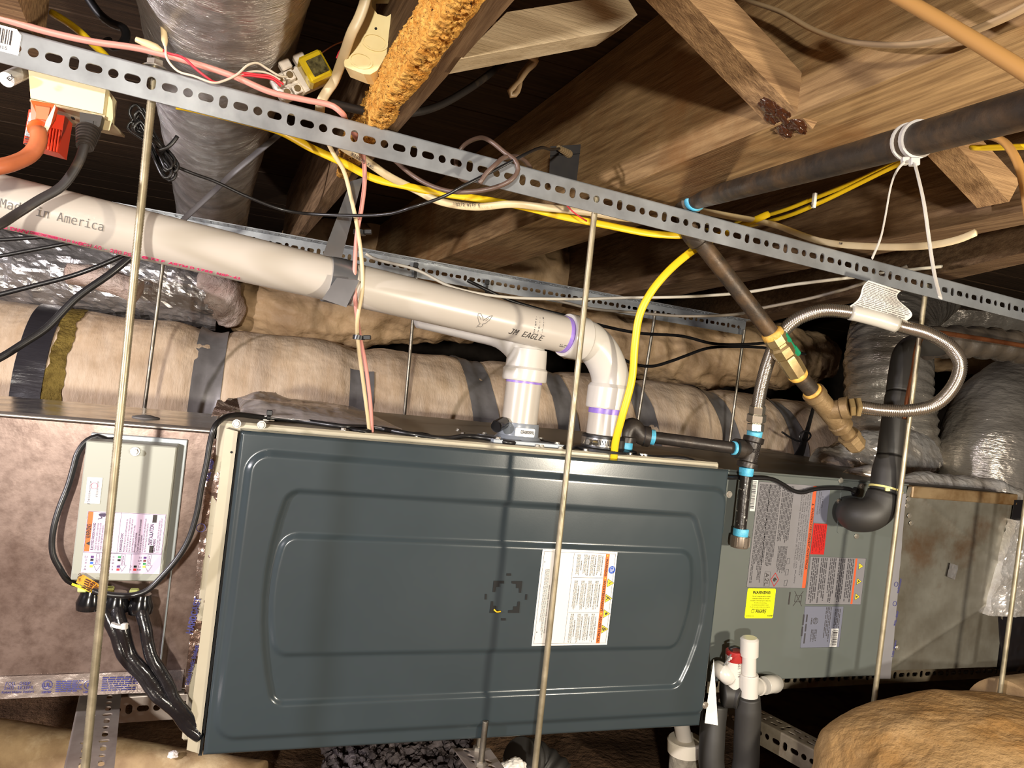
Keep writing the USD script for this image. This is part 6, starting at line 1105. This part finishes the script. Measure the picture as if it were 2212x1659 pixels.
spn = Plane(PY(66, 262, .9828), PY(78, 265, .9828) - PY(66, 262, .9828), UPV); bars = []; z = 0; rb = random.Random(7)
while z > -.026: w = rb.choice([.0006, .001, .0016]); bars.append(affinity.skew(sbox(-.002, z - w, .006, z), 0, 12)); z -= w + rb.choice([.0008, .0014])
oc.add('bars', spn.flat(unary_union(bars), 0, .0003), M['print_black'], 20, under=st)
bp = Thing('black_plug', 'dark two-prong plug with ribbed strain relief in the ivory outlet box', 'plug'); q = [PY(x, y, .952) for x, y in ((172, 242), (221, 250), (216, 272), (205, 284), (178, 281), (172, 262))]
bp.add('body', hull(q + [p + A(0, .016, 0) for p in q]), M['plug_black'], 25)
a, b = PY(191, 281, .957), PY(183, 319, .945); L_ = np.linalg.norm(b - a); pr2 = []
for k in range(7): pr2 += [(L_ * k / 7, .0128 - .0006 * k), (L_ * (k + .62) / 7, .0128 - .0006 * k), (L_ * (k + .64) / 7, .0102 - .0005 * k), (L_ * (k + .98) / 7, .0102 - .0005 * k)]
bp.add('strain_relief', lathe(a, b - a, pr2, 18), M['plug_black'], 25)
bp.add('grip_panel', hull([PY(x, y, .9505 + k * .002) for x, y in ((184, 258), (202, 261), (200, 273), (183, 269)) for k in (0, 1)]), M['black_dusty'], 20)
cs_ = Thing('conduit_stub', 'short white plastic conduit end poking out left of the outlet box', 'conduit'); a, b = PY(14, 172, .96), PY(66, 148, 1.0)
ck2 = cs_.add('tube', lathe(a, b - a, [(0, .006), (0, .0082), (np.linalg.norm(b - a), .0082)], 22), M['pvc_clean'], 30)
cs_.add('lettering', Plane(PY(20, 176, .949), PY(30, 168, .949) - PY(20, 176, .949), UPV).flat(text_at('EX', .004, 0, 0, 0, .007, bold=True), 0, .0003), M['print_black'], 20, under=ck2)

# ------------------------------------------------------------------ relay block, metal box, transformer
mat('relay_white', rgb(206, 196, 182), .45); mat('relay_amber', rgb(226, 196, 40), .1, 0, trans=.35); mat('contact_metal', rgb(150, 130, 96), .3, .8)
rl = Thing('relay_block', 'white relay socket with clear yellow relay above the front angle', 'relay'); RYy = .98
c = PY(655, 165, RYy); dx = nrm(PY(713, 140, RYy) - PY(612, 186, RYy)); dy = nrm(np.cross(A(0, -1, 0), dx)); fy = A(0, -1.0, 0)
rl.add('base', obox(c + A(0, .012, 0), [dx, dy, fy], [.038, .0165, .008], .002), M['relay_white'], 20)
for sx, sy in ((-.030, -.011), (-.016, -.012), (-.030, .006), (-.016, .006)): 
    k = rl.add('terminal_cage', obox(c + dx * sx + dy * sy, [dx, dy, fy], [.006, .006, .008], .001), M['relay_white'], 20); rl.add('terminal_screw', cyl(c + dx * sx + dy * sy + fy * .007, c + dx * sx + dy * sy + fy * .0098, .0042, 14, .0006), M['contact_metal'], 20, under=k)
for sx in (-.014, .006): rl.add('latch', obox(c + dx * sx + dy * .019 + fy * .002, [dx, dy, fy], [.007, .006, .007], .0014), M['relay_white'], 20)
rl.add('relay', obox(c + dx * .014 + dy * -.002 + fy * .013, [dx, dy, fy], [.0155, .0170, .014], .003), M['relay_amber'], 20, 'yellow translucent relay')
rl.add('relay_window', obox(c + dx * .016 + dy * -.003 + fy * .0268, [dx, dy, fy], [.0105, .0105, .0012], .0006), mat('relay_coil', rgb(120, 112, 70), .3, .5, rgb(50, 44, 24), scale=160), 20, 'mottled coil window')
rl.add('amber_wire', tube(cpath([PY(690, 118, 1.0), PY(720, 98, 1.0), PY(745, 88, 1.0)], .004), .0011, 8), M['copper'], True); rl.add('dark_red_wire', tube(cpath([PY(727, 126, 1.0), PY(734, 110, 1.0), PY(748, 97, 1.0)], .004), .0011, 8), M['cable_red'], True)
mat('box_paint', rgb(222, 200, 140), .5, 0, rgb(232, 214, 160), scale=14, col3=rgb(86, 80, 66), scale3=22, lo3=.6, hi3=.64, bump=.2, bscale=40, bdist=.002)
mb = Thing('junction_box', 'old metal junction box with flaking cream paint beside the foam-covered joist', 'electrical box'); BY = .905
q = [PY(x, y, BY) for x, y in ((790, 0), (802, 20), (820, 36), (848, 42), (866, 22), (872, -30), (852, 85), (832, 122), (812, 152), (792, 161), (742, 142), (748, 118), (768, 70), (784, 40))]
sh = [(780, -60), (876, -60), (868, 40), (848, 92), (828, 130), (815, 152), (800, 161), (785, 160), (744, 144), (743, 134), (760, 88), (784, 30)]
bpn = Plane(PY(800, 80, BY), RT, UPV); poly = Polygon([bpn.px(x, y) for x, y in sh]).difference(Polygon([bpn.px(x, y) for x, y in ((802, -20), (803, 14), (815, 30), (835, 36), (852, 26), (862, 2), (866, -20))]))
mb.add('shell', bpn.flat(poly.buffer(-.002).buffer(.002), -.03, 0), M['box_paint'], 20)
for x, y, r in ((810, 92, .0165), (780, 132, .0150)):
    u, v_ = bpn.px(x, y); e = affinity.rotate(affinity.scale(Point(u, v_).buffer(r), 1, .62), -18); mb.add('knockout', bpn.flat(e.difference(affinity.scale(e, .82, .82)), 0, .0016), M['box_paint'], 30); mb.add('knockout_disc', bpn.flat(affinity.scale(e, .78, .78), 0, .0007), M['box_paint'], 30)
for x, y in ((812, 62), (760, 118)): mb.add('screw_hole', bpn.flat(Point(bpn.px(x, y)).buffer(.0016), 0, .0004), M['black_gap'], 20)
tx_ = Thing('transformer', 'dusty black plug-in transformer on the joist behind the front angle', 'transformer'); mat('transformer_black', rgb(40, 39, 40), .5, 0, rgb(58, 54, 50), scale=12, col3=rgb(136, 118, 90), scale3=34, lo3=.6, hi3=.72)
XY = 1.13; q = [PY(x, y, XY) for x, y in ((1190, 316), (1253, 311), (1256, 378), (1250, 402), (1186, 402))]; b2 = [PY(x, y, XY + .10) for x, y in ((1205, 330), (1278, 332), (1303, 380), (1296, 420), (1200, 410))]
q2 = [PY(x, y, XY) for x, y in ((1189, 316), (1254, 312), (1257, 400), (1186, 385))]; r2 = [PY(x, y, XY - .0) + A(.045, .02, -.004) for x, y in ((1254, 312), (1257, 400))]
tx_.add('case', hull(q2 + [PY(x, y, XY + .05) for x, y in ((1276, 331), (1304, 382), (1300, 420), (1215, 332))]), M['transformer_black'], 20)
tx_.add('lid_seam', bar(PY(1188, 337, XY) + A(0, -.0006, 0), PY(1254, 332, XY) + A(0, -.0006, 0), .0012, .0012, (0, 1, 0), .0002), M['black_gap'], 20)
a, b = PY(1206, 319, XY - .018), PY(1231, 334, XY); L_ = np.linalg.norm(b - a); tx_.add('strain_relief', lathe(a, b - a, sum([[(L_ * k / 7, .0042 + .0004 * k), (L_ * (k + .6) / 7, .0042 + .0004 * k), (L_ * (k + .65) / 7, .0034 + .0004 * k), (L_ * (k + .98) / 7, .0034 + .0004 * k)] for k in range(7)], []), 14), mat('dust_tan', rgb(140, 118, 84), .8), 25, 'dusty tan strain relief')
one('red_wire', 'short thin red wire hanging under the middle of the front angle', 'wire', tube(cpath([PY(1221, 440, .985), PY(1235, 455, .985), PY(1252, 468, .985), PY(1268, 478, .985)], .004), .0011, 8), M['cable_red'], True, 'loose cables and wires')

# ------------------------------------------------------------------ ties, bag, foam, resin and scraps
zt1 = Thing('cable_tie', 'wide white cable tie on the gas pipe with its long tail hanging down', 'cable tie', 'white cable ties on the gas pipe'); mat('tie_white', rgb(180, 176, 170), .35)
GPx = lambda x, y, dy=0: (lambda t: g0 + gd0 * t)(0)
def gp(x):   # axis point of the overhead pipe at picture column x
    lo, hi = 0.0, float(np.linalg.norm(g1 - g0))
    for _ in range(40):
        m_ = (lo + hi) / 2
        if proj(g0 + gd0 * m_)[0] > x: lo = m_
        else: hi = m_
    return g0 + gd0 * lo
for T, x, yy, w, tail in ((zt1, 1982, .52, .0042, [(1975, 350), (1984, 385), (1996, 440), (2010, 540), (2020, 600), (2031, 643)]), (Thing('cable_tie', 'narrow white cable tie on the gas pipe with thin curved tail', 'cable tie', 'white cable ties on the gas pipe'), 1962, .52, .0022, [(1955, 348), (1938, 368), (1925, 400), (1912, 470), (1902, 515), (1884, 558)])):
    c = gp(x); T.add('loop', lathe(c - gd0 * w / 2, gd0, [(0, RG + .0004), (0, RG + .0020), (w, RG + .0020), (w, RG + .0004)], 26), M['tie_white'], 25)
    y0 = c[1] * .985; hd = PY(*tail[0], y0 - .01); T.add('head', obox(hd, [RT, UPV, -FW], [.0034 if w > .003 else .0026, .0030, .0026], .0006), M['tie_white'], 20)
    T.add('tail', tube(cpath([PY(a, b, y0 - .01 - .012 * k) for k, (a, b) in enumerate(tail)], .005), w * .55, 8, True, None, .35, (0, 1, 0)), M['tie_white'], 30)
# black ties on the rear angle
for k, (x, y) in enumerate(((898, 575), (1052, 612))):
    T = Thing('cable_tie', ('black cable tie round the rear angle above the eagle pipe, left one', 'black cable tie round the rear angle above the eagle pipe, right one')[k], 'cable tie', 'black cable ties on the rear angle'); q = [PY(x - 2, y - 8, 1.885), PY(x + 4, y - 8, 1.885), PY(x + 1, y + 38, 1.885), PY(x - 5, y + 38, 1.885)]
    T.add('strap', hull([p + A(0, s, 0) for p in q for s in (0, .002)]), M['cable_black'], 20); T.add('head', obox(PY(x, y - 2, 1.88), np.eye(3), [.006, .004, .006], .001), M['cable_black'], 20)
usdkit.material(stage, '/World/Looks/bag_plastic', {'t': ('transparent_bsdf', {'color': (.92, .9, .88)}), 'd': ('principled_bsdf', {'base_color': rgb(210, 202, 198), 'roughness': .16}), 'g': ('geometry', {}), 'n': ('noise_texture', {'scale': 30.0, 'detail': 4.0}), 'b': ('bump', {'strength': .6, 'distance': .006}), 'm': ('mix_closure', {'fac': .42})},
    [('g.position', 'n.vector'), ('n.fac', 'b.height'), ('b.normal', 'd.normal'), ('t.BSDF', 'm.closure1'), ('d.BSDF', 'm.closure2')], surface='m.closure'); M['bag_plastic'] = '/World/Looks/bag_plastic'
def bagfn(u, v):
    a, b, c, d = PZ(520, 912, TZ + .004), PZ(850, 922, TZ + .004), PZ(760, 880, TZ + .008), PZ(512, 862, TZ + .01)
    a, b = A(a[0], FY + .09, TZ + .004), A(b[0], FY + .07, TZ + .004)
    p = (1 - u)[..., None] * ((1 - v)[..., None] * a + v[..., None] * d) + u[..., None] * ((1 - v)[..., None] * b + v[..., None] * c)
    h = .020 * np.sin(np.pi * np.clip(v * 1.0, 0, 1)) ** .7 * (1 - u) ** .6 * np.clip(u * 9, 0, 1) ** .5; return p + A(0, 0, 1) * (h * (.45 + 1.1 * ridged(np.stack([u * 5, v * 3, 0 * u], -1), 1, 4, 3)) + .003)[..., None]
bg = Thing('plastic_bag', 'clear crumpled plastic bag of papers lying on the furnace top', 'bag'); bg.add('bag', sheet(bagfn, 80, 40, .0008, (0, 0, 1)), M['bag_plastic'], 40)
bg.add('papers', quad(A(PZ(560, 905, TZ)[0], FY + .10, TZ + .004), A(PZ(770, 915, TZ)[0], FY + .09, TZ + .004), PZ(740, 885, TZ + .012), PZ(580, 872, TZ + .012), 12, 8, lambda p: .002 * (fbm(p, 20, 2) - .5), .003), M['sticker_white'], 20, 'white folded papers')
def foamfn(u, v):   # spray foam over the lower left edge of the first joist: v runs from its underside round the edge and up its side
    a, b = PZ(981, 0, ZB), PZ(837, 217, ZB); d = nrm(b - a); L = .92
    p = (a - d * .25)[None, None] + d * (u * L)[..., None]
    wu = .012 + .016 * fbm(np.stack([u * 18, 0 * u + 9, 0 * u], -1), 1, 4, 8); ws = .045 + .03 * fbm(np.stack([u * 16, 0 * u + 3, 0 * u], -1), 1, 4, 4)
    under = v < .3; x = np.where(under, wu * (1 - v / .3), 0); z = np.where(under, 0, ws * (v - .3) / .7)
    p = p + A(1, 0, 0) * x[..., None] + A(0, 0, 1) * (ZB - p[..., 2] + z)[..., None]
    e = np.clip(np.minimum(v, 1 - v) * 9, 0, 1) ** .5 * np.clip(np.minimum(u, 1 - u) * 14, 0, 1) ** .5; k = np.clip((v - .24) / .12, 0, 1)[..., None]
    n = A(0, 0, -1) * (1 - k) + A(-1, 0, 0) * k; n = n / np.linalg.norm(n, axis=-1, keepdims=True)
    return p + n * (-.003 + e * (.001 + .006 * fbm(p, 45, 4, 6) + .012 * (ridged(p, 170, 3, 2) - .42)))[..., None]
one('spray_foam', 'ragged orange-yellow spray foam along the joist side at top centre', 'foam', sheet(foamfn, 420, 80, .008, (-.7, 0, -.7)), M['foam_yellow'], True)
ico4 = trimesh.creation.icosphere(4)
def lump(c, s, seed, amp=.5, axes=np.eye(3)):
    d = np.array(ico4.vertices); r = 1 + amp * (fbm(d, 2.5, 4, seed) - .5); return trimesh.Trimesh(A(*c) + (d * r[:, None] * s) @ axes, ico4.faces, process=False)
R0b, db_, nb_, wb_ = BR; axs = np.array([db_, A(0, 1.0, 0), nb_])
one('resin_knot', 'dark glossy resin blister at the lower end of the diagonal brace', 'resin', cat(*[lump(R0b + db_ * a + A(0, wb_ * f, 0), A(s * 1.2, s * .9, .004), k, .9, axs) for k, (a, f, s) in enumerate(((.012, .3, .011), (.028, .45, .012), (.044, .5, .011), (.030, .75, .008), (.012, .7, .009)))]), M['resin'], True)
st_ = Thing('duct_strap', 'dark strap with a loose wire curl hanging over the end of the kraft duct', 'strap')
st_.add('strap', tube(cpath(with_y([(1762, 862), (1752, 900), (1738, 950), (1728, 980), (1712, 1006)], [1.85, 1.8, 1.78]), .006), np.interp(np.linspace(0, 1, len(cpath(with_y([(1762, 862), (1752, 900), (1738, 950), (1728, 980), (1712, 1006)], [1.85, 1.8, 1.78]), .006))), [0, .5, 1], [.006, .009, .02]), 14, True, None, .3, (0, 1, 0)), M['rubber_black'], True)
st_.add('wire_curl', tube(cpath(with_y([(1689, 933), (1706, 944), (1726, 953), (1744, 951), (1751, 941), (1745, 932), (1732, 934), (1727, 944), (1732, 953)], [1.76, 1.75]), .004), .0028, 8), M['cable_black'], True)
# gravel heap, dark hose and scraps below the furnace
rg = np.random.default_rng(12); gm = []; ico1 = trimesh.creation.icosphere(1)
for k in range(1100):
    x, y = rg.uniform(700, 1010), rg.uniform(1585, 1680); p = PZ(x, y, .035); s = rg.uniform(.004, .011); d = np.array(ico1.vertices) * (1 + .5 * (rg.random((len(ico1.vertices), 1)) - .5)) * s * rg.uniform(.6, 1.2, 3); gm.append(trimesh.Trimesh(p + A(0, 0, rg.uniform(-.01, .014)) + d, ico1.faces, process=False))
one('gravel', 'dark crumbly gravel heap on the dirt below the furnace door', 'gravel', cat(gm), M['gravel'], False, kind='stuff')
hs_ = Thing('drain_hose', 'black ribbed hose end lying under the furnace behind the front rod', 'hose'); q = [PZ(1120, 1640, .10), PZ(1160, 1650, .08), PZ(1210, 1690, .06)]
pp = cpath(q, .004); hs_.add('hose', tube(pp, .036 + .002 * np.sin(np.arange(len(pp)) * 1.2), 28), M['foam_black'], True)
one('cloth_scrap', 'small crumpled white cloth scrap at the bottom edge below the furnace', 'cloth', lump(PZ(1110, 1662, .12), A(.022, .016, .018), 8, .5), M['plastic_white'], True)
one('paper_scrap', 'tiny torn white paper scrap on the clay pipe at bottom left', 'paper', lump(PZ(374, 1630, .072), A(.008, .006, .006), 9, .9), M['sticker_white'], True)

for t in THINGS: t.write()
